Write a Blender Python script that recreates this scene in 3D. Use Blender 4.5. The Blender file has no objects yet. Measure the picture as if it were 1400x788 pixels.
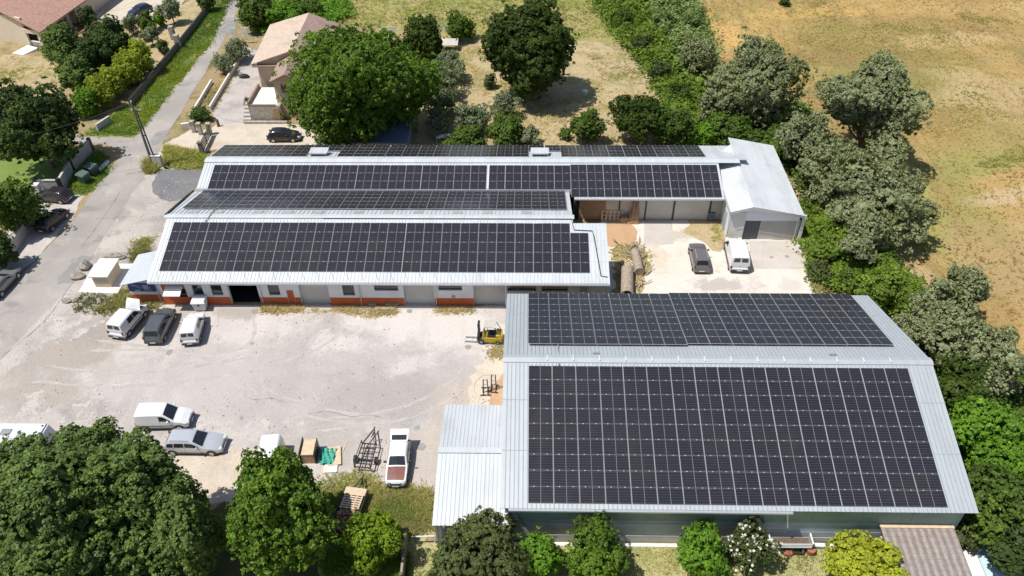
import bpy, math, random
import numpy as np
from mathutils import Vector, Matrix, geometry

random.seed(7)
RNG = np.random.default_rng(7)
SC = bpy.context.scene
COL = SC.collection
R_ = math.radians

# ------------------------------------------------------------------ camera
CAMH = 50.3
FPX = 1085.0                       # focal length in photo pixels (1400 wide)
_th, _yaw, _roll = R_(40.58), R_(1.6), R_(-0.77)
FWD = Vector((-math.sin(_yaw) * math.cos(_th), math.cos(_yaw) * math.cos(_th), -math.sin(_th)))
_rt = Vector((math.cos(_yaw), math.sin(_yaw), 0)); _up = _rt.cross(FWD)
RGT = math.cos(_roll) * _rt + math.sin(_roll) * _up
UPV = -math.sin(_roll) * _rt + math.cos(_roll) * _up
CAMP = Vector((0, 0, CAMH))
cam = bpy.data.cameras.new('camera'); camo = bpy.data.objects.new('camera', cam); COL.objects.link(camo)
cam.sensor_fit = 'HORIZONTAL'; cam.sensor_width = 36; cam.lens = FPX / 1400 * 36
cam.clip_start = 1; cam.clip_end = 3000
camo.matrix_world = Matrix(((RGT.x, UPV.x, -FWD.x, 0), (RGT.y, UPV.y, -FWD.y, 0), (RGT.z, UPV.z, -FWD.z, CAMH), (0, 0, 0, 1)))
SC.camera = camo


def ray(px, py): return FWD + RGT * ((px - 700) / FPX) - UPV * ((py - 394) / FPX)
def G(px, py, z=0.0):              # survey helper: the point of the place at height z seen at a photo pixel
    d = ray(px, py); return CAMP + d * ((z - CAMH) / d.z)
def PY(px, py, Y):                 # the same on a wall plane y = Y
    d = ray(px, py); return CAMP + d * (Y / d.y)


# ------------------------------------------------------------------ nodes / materials
class NT:
    def __init__(s, name):
        s.m = bpy.data.materials.new(name); s.m.use_nodes = True
        s.t = s.m.node_tree; s.n = s.t.nodes; s.n.clear()
        s.out = s.n.new('ShaderNodeOutputMaterial'); s._c = {}
    def link(s, a, b): s.t.links.new(a, b)
    def setin(s, sock, v):
        if isinstance(v, bpy.types.NodeSocket): s.link(v, sock)
        elif v is not None:
            if isinstance(v, tuple) and len(v) == 3 and sock.type == 'RGBA': v = (*v, 1)
            sock.default_value = v
    def coord(s, kind):
        if kind not in s._c:
            if kind == 'pos': s._c[kind] = s.n.new('ShaderNodeNewGeometry').outputs['Position']
            elif kind == 'uv':
                s._c[kind] = s.n.new('ShaderNodeUVMap').outputs[0]
            else: s._c[kind] = s.n.new('ShaderNodeTexCoord').outputs['Object']
        return s._c[kind]
    def mapping(s, vec, scale=(1, 1, 1), rot=(0, 0, 0), loc=(0, 0, 0)):
        m = s.n.new('ShaderNodeMapping'); s.link(vec, m.inputs[0])
        m.inputs['Scale'].default_value = scale; m.inputs['Rotation'].default_value = rot; m.inputs['Location'].default_value = loc
        return m.outputs[0]
    def noise(s, vec, scale, detail=4, rough=.55, dist=0.0):
        n = s.n.new('ShaderNodeTexNoise'); s.link(vec, n.inputs['Vector'])
        n.inputs['Scale'].default_value = scale; n.inputs['Detail'].default_value = detail
        n.inputs['Roughness'].default_value = rough; n.inputs['Distortion'].default_value = dist
        return n.outputs['Fac']
    def vor(s, vec, scale, out='Distance'):
        n = s.n.new('ShaderNodeTexVoronoi'); s.link(vec, n.inputs['Vector']); n.inputs['Scale'].default_value = scale
        return n.outputs[out]
    def ramp(s, fac, stops):
        r = s.n.new('ShaderNodeValToRGB'); s.link(fac, r.inputs[0]); e = r.color_ramp.elements
        while len(e) < len(stops): e.new(.5)
        for el, (p, c) in zip(e, stops):
            el.position = p; el.color = (c, c, c, 1) if isinstance(c, (int, float)) else (*c, 1)
        return r.outputs[0]
    def mix(s, fac, a, b, blend='MIX'):
        m = s.n.new('ShaderNodeMix'); m.data_type = 'RGBA'; m.blend_type = blend
        s.setin(m.inputs[0], fac); s.setin(m.inputs[6], a); s.setin(m.inputs[7], b); return m.outputs[2]
    def math(s, op, a, b=None, clamp=False):
        m = s.n.new('ShaderNodeMath'); m.operation = op; m.use_clamp = clamp
        s.setin(m.inputs[0], a)
        if b is not None: s.setin(m.inputs[1], b)
        return m.outputs[0]
    def sep(s, v):
        n = s.n.new('ShaderNodeSeparateXYZ'); s.link(v, n.inputs[0]); return n.outputs
    def attr(s, name):
        n = s.n.new('ShaderNodeAttribute'); n.attribute_name = name; return n.outputs
    def bump(s, h, strength=.4, dist=.05):
        b = s.n.new('ShaderNodeBump'); s.link(h, b.inputs['Height'])
        b.inputs['Strength'].default_value = strength; b.inputs['Distance'].default_value = dist; return b.outputs[0]
    def bsdf(s, col, rough=.8, metal=0.0, normal=None, spec=.5, coat=0.0):
        p = s.n.new('ShaderNodeBsdfPrincipled')
        s.setin(p.inputs['Base Color'], col); s.setin(p.inputs['Roughness'], rough); s.setin(p.inputs['Metallic'], metal)
        p.inputs['Specular IOR Level'].default_value = spec
        p.inputs['Coat Weight'].default_value = coat; p.inputs['Coat Roughness'].default_value = .06
        if normal is not None: s.link(normal, p.inputs['Normal'])
        s.link(p.outputs[0], s.out.inputs[0]); return p


def plain(name, c, rough=.6, metal=0.0, var=.12, scale=3.0, bump=0.0, coord='obj', spec=.5, coat=0.0, dirt=None):
    t = NT(name); v = t.coord(coord)
    n = t.noise(v, scale, 5, .6)
    lo = tuple(x * (1 - var) for x in c); hi = tuple(min(1, x * (1 + var)) for x in c)
    col = t.ramp(n, [(.3, lo), (.7, hi)])
    if dirt:
        d = t.ramp(t.noise(v, scale * .35, 6, .65), [(.5, 0.0), (.72, 1.0)])
        col = t.mix(t.math('MULTIPLY', d, dirt[1]), col, dirt[0])
    nm = t.bump(t.noise(v, scale * 6, 4), bump, .03) if bump else None
    t.bsdf(col, rough, metal, nm, spec, coat); return t.m


M = {}
M['white_wall'] = plain('white_wall', (.74, .75, .76), .85, var=.05, scale=.8, dirt=((.45, .42, .38), .35))
M['orange'] = plain('orange_render', (.50, .115, .035), .85, var=.1, scale=1.5, dirt=((.22, .09, .05), .4))
M['grey_wall'] = plain('grey_render', (.42, .41, .38), .9, var=.12, scale=.7, dirt=((.25, .24, .22), .5))
M['shutter'] = plain('shutter_metal', (.55, .53, .49), .5, var=.08, scale=.6, dirt=((.33, .31, .28), .5))
M['dark'] = plain('unlit_interior_paint', (.012, .013, .016), .8, var=.2)  # near-black colour stands in for the darkness of unlit interiors
M['black'] = plain('black_rubber', (.02, .02, .02), .7)
M['blackmetal'] = plain('black_steel', (.03, .03, .032), .45, var=.3, scale=6, dirt=((.12, .07, .04), .4))
M['galv'] = plain('galvanised', (.55, .56, .57), .45, .5, var=.08, scale=4)
M['greymetal'] = plain('grey_steel', (.30, .31, .32), .5, .3, var=.1, scale=4)
M['glass'] = plain('window_glass', (.018, .022, .027), .06, var=.1, spec=.8)
M['rim'] = plain('wheel_rim', (.45, .45, .46), .35, .7)
M['chrome'] = plain('lamp_glass', (.62, .64, .66), .12, .2, spec=.8)
M['redlamp'] = plain('red_lamp', (.17, .012, .012), .2)
M['plate'] = plain('number_plate', (.72, .72, .68), .4, var=.03)
M['trim'] = plain('bumper_plastic', (.05, .052, .055), .6, var=.1)
M['wood'] = plain('raw_timber', (.36, .23, .13), .85, var=.3, scale=5, bump=.3)
M['palewood'] = plain('pale_timber', (.58, .45, .31), .85, var=.15, scale=4)
M['bark'] = plain('bark', (.14, .10, .07), .95, var=.35, scale=6, bump=.6)
M['log'] = plain('weathered_log', (.33, .27, .21), .95, var=.35, scale=4, bump=.5)
M['concrete'] = plain('concrete', (.50, .47, .43), .9, var=.1, scale=1.2, dirt=((.30, .27, .24), .5))
M['white_concrete'] = plain('white_concrete', (.74, .71, .66), .9, var=.06, scale=1.2)
M['cream'] = plain('cream_render', (.66, .57, .44), .9, var=.06, scale=.8)
M['beige'] = plain('beige_render', (.50, .40, .29), .9, var=.07, scale=.8)
M['stone'] = plain('stone_wall', (.40, .36, .30), .95, var=.35, scale=3, bump=.6)
M['rock'] = plain('rock', (.30, .27, .23), .95, var=.3, scale=2.5, bump=.8)
M['yellow'] = plain('forklift_yellow', (.50, .36, .03), .5, var=.15, scale=3, dirt=((.20, .15, .07), .6))
M['greenbin'] = plain('green_plastic', (.035, .075, .06), .5, var=.1)
M['whiteplastic'] = plain('white_plastic', (.72, .73, .74), .5, var=.05, scale=2)
M['greenpanel'] = plain('dark_green_cladding', (.19, .275, .225), .55, var=.25, scale=.5)
M['slate'] = plain('grey_blue_sheet', (.34, .39, .43), .55, var=.2, scale=.4)
M['poleconc'] = plain('pole_timber', (.16, .14, .12), .85, var=.25, scale=4)
M['brownmetal'] = plain('brown_panel', (.23, .085, .06), .5, var=.1, scale=3)
M['tarp'] = plain('green_tarp', (.05, .33, .24), .55, var=.35, scale=6, bump=.5)
M['signblue'] = plain('sign_blue', (.01, .03, .16), .4, var=.2, scale=1.5)
M['signcyan'] = plain('sign_light_blue', (.10, .28, .50), .4)
M['signwhite'] = plain('sign_white', (.70, .74, .80), .4)
M['terracotta'] = plain('terracotta', (.36, .13, .07), .8)
M['bluemetal'] = plain('blue_grey_metal_roof', (.10, .14, .21), .5, var=.15, scale=1)
M['poolcover'] = plain('pale_blue_cover', (.50, .66, .74), .5, var=.06, scale=.6)
M['whiteroof'] = plain('white_flat_roof', (.70, .66, .58), .9, var=.08, scale=1)
M['redbrick'] = plain('clay_patio', (.25, .12, .08), .9)


def ribbed_metal(name, c, rough, metal):
    t = NT(name); v = t.coord('pos')
    st = t.noise(t.mapping(v, (1.6, .12, .12)), 1.0, 4, .6)
    col = t.ramp(st, [(.3, tuple(x * .93 for x in c)), (.7, tuple(min(1, x * 1.04) for x in c))])
    d = t.ramp(t.noise(t.mapping(v, (.5, .25, .25)), 1.0, 6, .7), [(.48, 0.0), (.75, 1.0)])
    col = t.mix(t.math('MULTIPLY', d, .34), col, (.31, .31, .30))
    d2 = t.ramp(t.noise(t.mapping(v, (3.1, .16, .3), (0, 0, 0), (5, 2, 0)), 1.0, 5, .7), [(.56, 0.0), (.74, 1.0)])
    col = t.mix(t.math('MULTIPLY', d2, .35), col, (.30, .275, .25))
    t.bsdf(col, rough, metal); return t.m
M['roof'] = ribbed_metal('roof_sheet', (.42, .455, .475), .5, .15)
M['roof_seam'] = plain('roof_seam', (.34, .37, .39), .5, .2)
M['roofwhite'] = ribbed_metal('roof_sheet_white', (.535, .565, .585), .5, .1)


def mk_solar():
    t = NT('solar_glass'); uv = t.coord('uv'); x, y, _ = t.sep(uv)
    ax = t.math('ABSOLUTE', x); ay = t.math('ABSOLUTE', y)
    mid = t.math('LESS_THAN', ax, .013)
    fx = t.math('GREATER_THAN', ax, .838); fy = t.math('GREATER_THAN', ay, .553)
    fr = t.math('MAXIMUM', t.math('MAXIMUM', t.math('MULTIPLY', mid, .62), fx), t.math('MULTIPLY', fy, .55))
    bus = t.math('LESS_THAN', t.math('ABSOLUTE', t.math('SUBTRACT', t.math('FRACT', t.math('MULTIPLY', y, 5.3)), .5)), .075)
    cel = t.math('LESS_THAN', t.math('ABSOLUTE', t.math('SUBTRACT', t.math('FRACT', t.math('MULTIPLY', x, 10.6)), .5)), .05)
    grid = t.math('MAXIMUM', bus, t.math('MULTIPLY', cel, .6))
    oi = t.n.new('ShaderNodeObjectInfo').outputs['Random']
    base = t.mix(t.noise(t.coord('pos'), .22, 3), (.012, .013, .019), (.021, .0215, .028))
    base = t.mix(t.math('MULTIPLY', oi, .7), base, (.0205, .0195, .023))
    base = t.mix(t.math('MULTIPLY', t.ramp(t.noise(t.coord('pos'), .35, 6, .7), [(.5, 0.0), (.75, 1.0)]), .35), base, (.045, .042, .04))
    c = t.mix(t.math('MULTIPLY', grid, .28), base, (.16, .165, .18))
    c = t.mix(fr, c, (.36, .36, .38))
    dust = t.noise(t.coord('pos'), .6, 5, .6)
    rg = t.math('ADD', t.math('MULTIPLY', dust, .22), .12)
    t.bsdf(c, rg, 0, None, .32); return t.m
M['solar'] = mk_solar()
M['alu'] = plain('aluminium', (.62, .62, .63), .4, .4)
M['clamp'] = plain('bright_clamp', (.85, .85, .85), .3, .3)


def mk_tiles(name, c1, c2):
    t = NT(name); uv = t.coord('uv')
    w = t.n.new('ShaderNodeTexWave'); t.link(t.mapping(uv, (1, 1, 1)), w.inputs['Vector']); w.inputs['Scale'].default_value = .62
    w.inputs['Distortion'].default_value = .3
    w.bands_direction = 'X'
    w2 = t.n.new('ShaderNodeTexWave'); t.link(uv, w2.inputs['Vector']); w2.inputs['Scale'].default_value = .8; w2.bands_direction = 'Y'; w2.wave_profile = 'SAW'
    n = t.noise(t.mapping(uv, (2.2, 1.2, 1)), 1.6, 6, .85)
    col = t.ramp(n, [(.38, c1), (.62, c2)])
    col = t.mix(t.math('MULTIPLY', t.ramp(t.noise(t.coord('pos'), .5, 6, .7), [(.5, 0.0), (.75, 1.0)]), .5), col, (.20, .16, .13))
    groove = t.ramp(w.outputs['Fac'], [(.0, 1.0), (.35, 0.0)])
    col = t.mix(t.math('MULTIPLY', groove, .4), col, (.13, .075, .055))
    h = t.math('ADD', w.outputs['Fac'], t.math('MULTIPLY', w2.outputs['Fac'], .4))
    t.bsdf(col, .9, 0, t.bump(h, 1.0, .08)); return t.m
M['tile'] = mk_tiles('clay_tiles', (.38, .19, .135), (.56, .36, .28))
M['tile_grey'] = mk_tiles('greyed_clay_tiles', (.30, .185, .15), (.46, .34, .29))
M['tile_brown'] = mk_tiles('brown_fibre_tiles', (.235, .20, .18), (.36, .32, .29))
M['tile_beige'] = mk_tiles('beige_tiles', (.52, .40, .31), (.66, .54, .44))


def paint(name, c, rough=.28, dirt=.15, metal=0.0):
    t = NT(name); v = t.coord('obj')
    d = t.ramp(t.noise(v, 1.8, 6, .65), [(.45, 0.0), (.8, 1.0)])
    col = t.mix(t.math('MULTIPLY', d, dirt), c, (.30, .27, .23))
    z = t.sep(v)[2]
    low = t.math('MULTIPLY', t.ramp(z, [(.2, 1.0), (.55, 0.0)]), .35)
    col = t.mix(low, col, (.32, .28, .24))
    t.bsdf(col, rough, metal, None, .5, .5); return t.m
P_WHITE = paint('white_paint', (.72, .73, .74)); P_SILV = paint('silver_paint', (.52, .55, .59), .3, .1, .3)
P_DARK = paint('dark_grey_paint', (.075, .085, .095), .25); P_BLACK = paint('black_paint', (.012, .013, .016), .2, .06)
P_GREY = paint('grey_paint', (.19, .19, .20), .28, .1, .2); P_BROWNGREY = paint('warm_grey_paint', (.16, .15, .15), .28, .1, .2)
P_PLUM = paint('plum_black_paint', (.03, .022, .028), .22, .06); P_NAVY = paint('navy_paint', (.02, .03, .055), .2, .06)
P_MIDGREY = paint('mid_grey_paint', (.23, .235, .24), .3, .1, .3)


# ---- ground materials
def mk_ground(name, cols, scale=.08, fine=(.75, 1.25), patches=None, bump=.5, streak=None, rough=.95, fscale=5.0, blobs=None):
    """cols: ramp over a broad noise; patches: [(colour, noise scale, low, high, amount)]"""
    t = NT(name); v = t.coord('pos')
    n = t.noise(v, scale, 7, .62, .4)
    k = len(cols)
    col = t.ramp(n, [(.32 + .36 * i / max(1, k - 1), c) for i, c in enumerate(cols)])
    for i, (c, s, lo, hi, amt) in enumerate(patches or []):
        f = t.ramp(t.noise(t.mapping(v, (1, 1, 1), (0, 0, 0), (13.7 * i + 5, 7.1 * i, 0)), s, 7, .62, .5), [(lo, 0.0), (hi, 1.0)])
        col = t.mix(t.math('MULTIPLY', f, amt), col, c)
    for i, (px, py, rx, ry, rot, c, amt) in enumerate(blobs or []):
        g = G(px, py); mp = t.mapping(v, (1, 1, 0), (0, 0, 0), (-g.x, -g.y, 0)); mp = t.mapping(t.mapping(mp, (1, 1, 1), (0, 0, -R_(rot))), (1 / rx, 1 / ry, 1))
        ln = t.n.new('ShaderNodeVectorMath'); ln.operation = 'LENGTH'; t.link(mp, ln.inputs[0])
        nn = t.noise(t.mapping(v, (1, 1, 1), (0, 0, 0), (31 * i, 17, 0)), max(.12, .9 / min(rx, ry)), 7, .68, .6)
        d = t.math('ADD', ln.outputs['Value'], t.math('MULTIPLY', t.math('SUBTRACT', nn, .5), 2.6))
        f = t.ramp(d, [(.55, 1.0), (1.0, 0.0)]); col = t.mix(t.math('MULTIPLY', f, amt), col, c)
    if streak:
        a, c, amt, sc = streak
        f = t.ramp(t.noise(t.mapping(v, (sc, sc * .07, 1), (0, 0, a)), 1.0, 5, .6), [(.5, 0.0), (.7, 1.0)])
        col = t.mix(t.math('MULTIPLY', f, amt), col, c)
    fn = t.noise(v, fscale, 6, .75)
    col = t.mix(1.0, col, t.ramp(fn, [(.3, fine[0]), (.7, fine[1])]), 'MULTIPLY')
    t.bsdf(col, rough, 0, t.bump(t.math('ADD', fn, t.math('MULTIPLY', n, 1.5)), bump, .12), .2)
    return t.m
GM = {}
GM['ground'] = mk_ground('dry_soil', [(.27, .20, .11), (.36, .27, .15), (.22, .19, .08)], .10, (.6, 1.3),
                         [((.10, .13, .03), .16, .52, .66, .8), ((.44, .34, .22), .3, .55, .7, .7)])
GM['yard'] = mk_ground('pale_gravel', [(.40, .362, .335), (.465, .42, .39), (.52, .472, .438), (.43, .39, .36)], .075, (.80, 1.15),
                       [((.35, .325, .31), .12, .51, .60, .4), ((.60, .56, .52), .22, .54, .60, .45), ((.37, .345, .33), .5, .55, .60, .4), ((.62, .58, .54), .8, .58, .62, .45), ((.31, .29, .27), 1.7, .62, .67, .45)], .5,
                       (R_(80), (.37, .345, .33), .55, .32), fscale=7, blobs=[(600, 445, 11, 3.5, 0, (.62, .575, .535), .8), (330, 445, 6, 3, 0, (.60, .55, .51), .6), (420, 520, 13, 5, 5, (.42, .39, .375), .7), (600, 530, 7, 5, 0, (.40, .37, .36), .65), (250, 520, 9, 4, 0, (.47, .435, .41), .6), (90, 470, 9, 5, 20, (.36, .31, .26), .8), (170, 448, 5, 2.5, 0, (.31, .275, .24), .75), (500, 545, 9, 3.5, 0, (.35, .32, .30), .65), (230, 430, 4, 1.5, 0, (.40, .35, .30), .6), (440, 610, 6, 3, 0, (.37, .335, .31), .6),
        (330, 425, 3.2, 1.6, 10, (.36, .32, .28), .8), (640, 560, 3.5, 4.5, 0, (.52, .43, .33), .6), (560, 620, 5, 3, 0, (.46, .40, .34), .6), (60, 540, 5, 3, 0, (.38, .33, .28), .8), (120, 560, 2.5, 1.6, 0, (.31, .29, .28), .8), (300, 655, 5, 3, 0, (.60, .49, .37), .8), (560, 500, 3, 1.2, 20, (.60, .56, .53), .6), (470, 470, 4, 1.3, -10, (.60, .56, .52), .6), (200, 470, 4, 2, 0, (.58, .53, .49), .6)])
GM['margin'] = mk_ground('grey_brown_gravel', [(.34, .31, .28), (.42, .385, .345), (.48, .44, .40)], .14, (.75, 1.2),
                       [((.27, .25, .23), .25, .52, .62, .6), ((.54, .49, .43), .4, .54, .64, .55), ((.22, .21, .15), .7, .60, .70, .5)], .6, fscale=6)
GM['road'] = mk_ground('worn_asphalt', [(.285, .262, .24), (.345, .315, .288), (.40, .365, .33)], .14, (.85, 1.12),
                       [((.21, .20, .20), .22, .55, .62, .6), ((.50, .45, .39), .35, .56, .72, .55)], .25,
                       (R_(-28), (.27, .26, .25), .5, .55), fscale=8)
GM['asphalt_patch'] = mk_ground('dark_asphalt', [(.15, .15, .155), (.21, .205, .205)], .4, (.8, 1.15), [((.33, .30, .27), .5, .58, .7, .6)], .25, fscale=8)
GM['roadpatch'] = mk_ground('road_repair', [(.24, .23, .225), (.29, .28, .265)], .4, (.85, 1.12), [((.36, .34, .31), .6, .52, .62, .7)], .25, fscale=8)
GM['verge'] = mk_ground('verge_soil', [(.07, .12, .02), (.12, .17, .04), (.25, .22, .09)], .3, (.6, 1.3), None, .5)
GM['lawn'] = mk_ground('lawn', [(.30, .30, .12), (.38, .36, .17), (.44, .40, .22)], .25, (.75, 1.2), [((.11, .16, .04), .35, .5, .65, .7)], .3)
GM['leftlawn'] = mk_ground('garden_lawn', [(.12, .19, .04), (.18, .24, .06)], .25, (.8, 1.2), None, .3)
GM['drive'] = mk_ground('beige_drive', [(.50, .42, .34), (.57, .50, .41), (.46, .40, .33)], .25, (.85, 1.1), [((.46, .33, .20), .4, .56, .7, .6)], .25)
GM['greydrive'] = mk_ground('grey_drive', [(.34, .30, .28), (.44, .40, .37), (.50, .45, .42)], .3, (.8, 1.15), [((.26, .24, .23), .6, .55, .7, .6)], .3)
GM['backyard'] = mk_ground('white_gravel', [(.58, .525, .455), (.66, .61, .54), (.62, .55, .46)], .2, (.85, 1.1), [((.42, .38, .33), .35, .57, .68, .5)], .3,
                      blobs=[(985, 390, 3.2, 1.2, 0, (.40, .37, .34), .8), (925, 322, 2.5, 1.2, 0, (.44, .39, .31), .7), (1080, 390, 1.5, 1.2, 0, (.50, .46, .42), .6), (900, 350, 1.2, 3, 0, (.55, .45, .33), .6)])
GM['pad'] = mk_ground('concrete_pad', [(.46, .42, .37), (.55, .50, .45)], .5, (.88, 1.1), [((.34, .31, .28), .8, .58, .72, .5)], .2)
GM['soil'] = mk_ground('orange_soil', [(.46, .28, .16), (.53, .35, .22)], .5, (.8, 1.15), None, .4)
GM['hay'] = mk_ground('cut_hay', [(.42, .325, .175), (.49, .39, .23), (.37, .29, .14)], .22, (.62, 1.25),
                      [((.23, .23, .075), .2, .53, .64, .7), ((.54, .44, .29), .16, .55, .68, .6), ((.30, .24, .11), .9, .52, .64, .5)], .8, (R_(35), (.30, .235, .11), .6, .7))
GM['meadow'] = mk_ground('meadow', [(.30, .255, .10), (.38, .32, .14), (.28, .28, .085), (.40, .34, .16)], .14, (.6, 1.25),
                         [((.19, .24, .05), .2, .48, .62, .8), ((.44, .36, .20), .3, .57, .7, .6)], .7)
GM['field'] = mk_ground('straw_field', [(.38, .25, .088), (.44, .305, .12), (.33, .225, .085), (.40, .285, .115)], .05, (.70, 1.22),
                        [((.27, .205, .08), .05, .48, .61, .6), ((.25, .25, .075), .06, .53, .64, .5), ((.49, .37, .19), .08, .54, .66, .55), ((.29, .22, .09), .7, .52, .66, .4)], .8,
                        (R_(14), (.27, .205, .08), .65, .38), fscale=3.0,
                        blobs=[(1190, 75, 17, 9, -10, (.245, .19, .07), .85), (1240, 112, 14, 6, -15, (.22, .215, .065), .8), (985, 45, 10, 9, 0, (.55, .36, .13), .85), (1330, 225, 13, 3.4, 20, (.28, .285, .085), .85), (1300, 300, 8, 6, 40, (.30, .295, .09), .8),
                               (1345, 130, 9, 9, 0, (.50, .39, .21), .6), (1290, 55, 12, 3, 8, (.49, .37, .19), .6), (1370, 350, 7, 8, 0, (.37, .27, .13), .7), (1245, 375, 3, 7, 20, (.45, .32, .18), .9), (1385, 268, 8, 1.6, 15, (.49, .38, .22), .8), (1100, 18, 16, 3, 5, (.50, .335, .115), .8), (1150, 40, 10, 2.4, -8, (.30, .24, .085), .7), (1380, 190, 8, 4, 20, (.34, .28, .10), .6)])
GM['undersoil'] = mk_ground('dark_undersoil', [(.08, .09, .03), (.13, .12, .05)], .4, (.7, 1.2), None, .5)  # dark green-brown soil for ground beneath trees and brambles


# ------------------------------------------------------------------ mesh builder
class MB:
    def __init__(s): s.v = []; s.f = []; s.m = []; s.uv = {}
    def add(s, vs, fs, m=0):
        o = len(s.v); s.v += [tuple(v) for v in vs]; s.f += [[i + o for i in f] for f in fs]; s.m += [m] * len(fs); return o
    def hexa(s, p, m=0):           # 8 points: bottom ring then top ring
        s.add(p, [(3, 2, 1, 0), (4, 5, 6, 7), (0, 1, 5, 4), (1, 2, 6, 5), (2, 3, 7, 6), (3, 0, 4, 7)], m)
    def box(s, x0, x1, y0, y1, z0, z1, m=0):
        s.hexa([(x0, y0, z0), (x1, y0, z0), (x1, y1, z0), (x0, y1, z0), (x0, y0, z1), (x1, y0, z1), (x1, y1, z1), (x0, y1, z1)], m)
    def obox(s, c, size, rz=0.0, m=0, rx=0.0, ry=0.0):
        Rm = Matrix.Rotation(rz, 3, 'Z') @ Matrix.Rotation(ry, 3, 'Y') @ Matrix.Rotation(rx, 3, 'X'); c = Vector(c)
        a, b, d = (x / 2 for x in size)
        s.hexa([c + Rm @ Vector(q) for q in ((-a, -b, -d), (a, -b, -d), (a, b, -d), (-a, b, -d), (-a, -b, d), (a, -b, d), (a, b, d), (-a, b, d))], m)
    def bar(s, p, q, w, h=None, m=0):
        p, q = Vector(p), Vector(q); d = (q - p).normalized(); h = h or w
        a = d.cross(Vector((0, 0, 1)));
        if a.length < 1e-3: a = Vector((1, 0, 0))
        a.normalize(); b = a.cross(d).normalized(); a = a * w / 2; b = b * h / 2
        s.hexa([p - a - b, q - a - b, q + a - b, p + a - b, p - a + b, q - a + b, q + a + b, p + a + b], m)
    def tube(s, pts, r, n=7, m=0):
        pts = [Vector(p) for p in pts]; rr = r if isinstance(r, (list, tuple)) else [r] * len(pts); vs = []
        for i, p in enumerate(pts):
            d = (pts[min(i + 1, len(pts) - 1)] - pts[max(i - 1, 0)]).normalized()
            a = d.cross(Vector((.3, .2, 1)) if abs(d.z) < .95 else Vector((1, 0, 0))).normalized(); b = d.cross(a)
            vs += [p + (a * math.cos(k * math.tau / n) + b * math.sin(k * math.tau / n)) * rr[i] for k in range(n)]
        fs = [(i * n + k, i * n + (k + 1) % n, (i + 1) * n + (k + 1) % n, (i + 1) * n + k) for i in range(len(pts) - 1) for k in range(n)]
        fs += [tuple(range(n))[::-1], tuple(range((len(pts) - 1) * n, len(pts) * n))]
        s.add(vs, fs, m)
    def prism(s, poly, z0, z1, m=0):   # poly xy list, convex or simple; ngon caps
        n = len(poly)
        s.add([(x, y, z0) for x, y in poly] + [(x, y, z1) for x, y in poly],
              [tuple(range(n))[::-1], tuple(range(n, 2 * n))] + [(i, (i + 1) % n, n + (i + 1) % n, n + i) for i in range(n)], m)
    def slab(s, a, b, c, d, th, m=0, uv=True):   # a-b along the eave, d-c along the ridge; th = thickness below
        a, b, c, d = map(Vector, (a, b, c, d)); nrm = (b - a).cross(d - a).normalized() * th
        o = len(s.f)
        s.hexa([a - nrm, b - nrm, c - nrm, d - nrm, a, b, c, d], m)
        u = (b - a).normalized(); w = (d - a); w = (w - u * w.dot(u)).normalized()
        s.uv[o + 1] = [((p - a).dot(u), (p - a).dot(w)) for p in (a, b, c, d)]
    def ribs(s, a, b, c, d, pitch, w=.05, h=.035, m=0):
        a, b, c, d = map(Vector, (a, b, c, d)); n = max(1, int(round((b - a).length / pitch)))
        nr = (b - a).cross(d - a).normalized(); u = (b - a).normalized()
        for i in range(1, n):
            p = a.lerp(b, i / n); q = d.lerp(c, i / n)
            s.add([p - u * w, p - u * w * .45 + nr * h, p + u * w * .45 + nr * h, p + u * w, q - u * w, q - u * w * .45 + nr * h, q + u * w * .45 + nr * h, q + u * w],
                  [(0, 1, 5, 4), (1, 2, 6, 5), (2, 3, 7, 6), (3, 2, 1, 0), (4, 5, 6, 7)], m)
    def wallhole(s, x0, x1, z0, z1, y0, y1, holes, m=0):
        """wall slab in the xz plane from y0 (front) to y1 with rectangular holes (hx0,hx1,hz0,hz1)"""
        xs = sorted({x0, x1, *[h[0] for h in holes], *[h[1] for h in holes]}); zs = sorted({z0, z1, *[h[2] for h in holes], *[h[3] for h in holes]})
        xs = [x for x in xs if x0 <= x <= x1]; zs = [z for z in zs if z0 <= z <= z1]
        solid = lambda x, z: x0 < x < x1 and z0 < z < z1 and not any(h[0] < x < h[1] and h[2] < z < h[3] for h in holes)
        for i in range(len(xs) - 1):
            for j in range(len(zs) - 1):
                xa, xb, za, zb = xs[i], xs[i + 1], zs[j], zs[j + 1]; cx, cz = (xa + xb) / 2, (za + zb) / 2
                if not solid(cx, cz): continue
                s.add([(xa, y0, za), (xb, y0, za), (xb, y0, zb), (xa, y0, zb)], [(0, 1, 2, 3)], m)
                s.add([(xa, y1, za), (xb, y1, za), (xb, y1, zb), (xa, y1, zb)], [(3, 2, 1, 0)], m)
                e = 1e-4
                for (q, pts) in (((xa - e, cz), [(xa, y0, za), (xa, y0, zb), (xa, y1, zb), (xa, y1, za)]), ((xb + e, cz), [(xb, y0, za), (xb, y1, za), (xb, y1, zb), (xb, y0, zb)]),
                                 ((cx, za - e), [(xa, y0, za), (xa, y1, za), (xb, y1, za), (xb, y0, za)]), ((cx, zb + e), [(xa, y0, zb), (xb, y0, zb), (xb, y1, zb), (xa, y1, zb)])):
                    if not solid(*q): s.add(pts, [(0, 1, 2, 3)], m)
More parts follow.
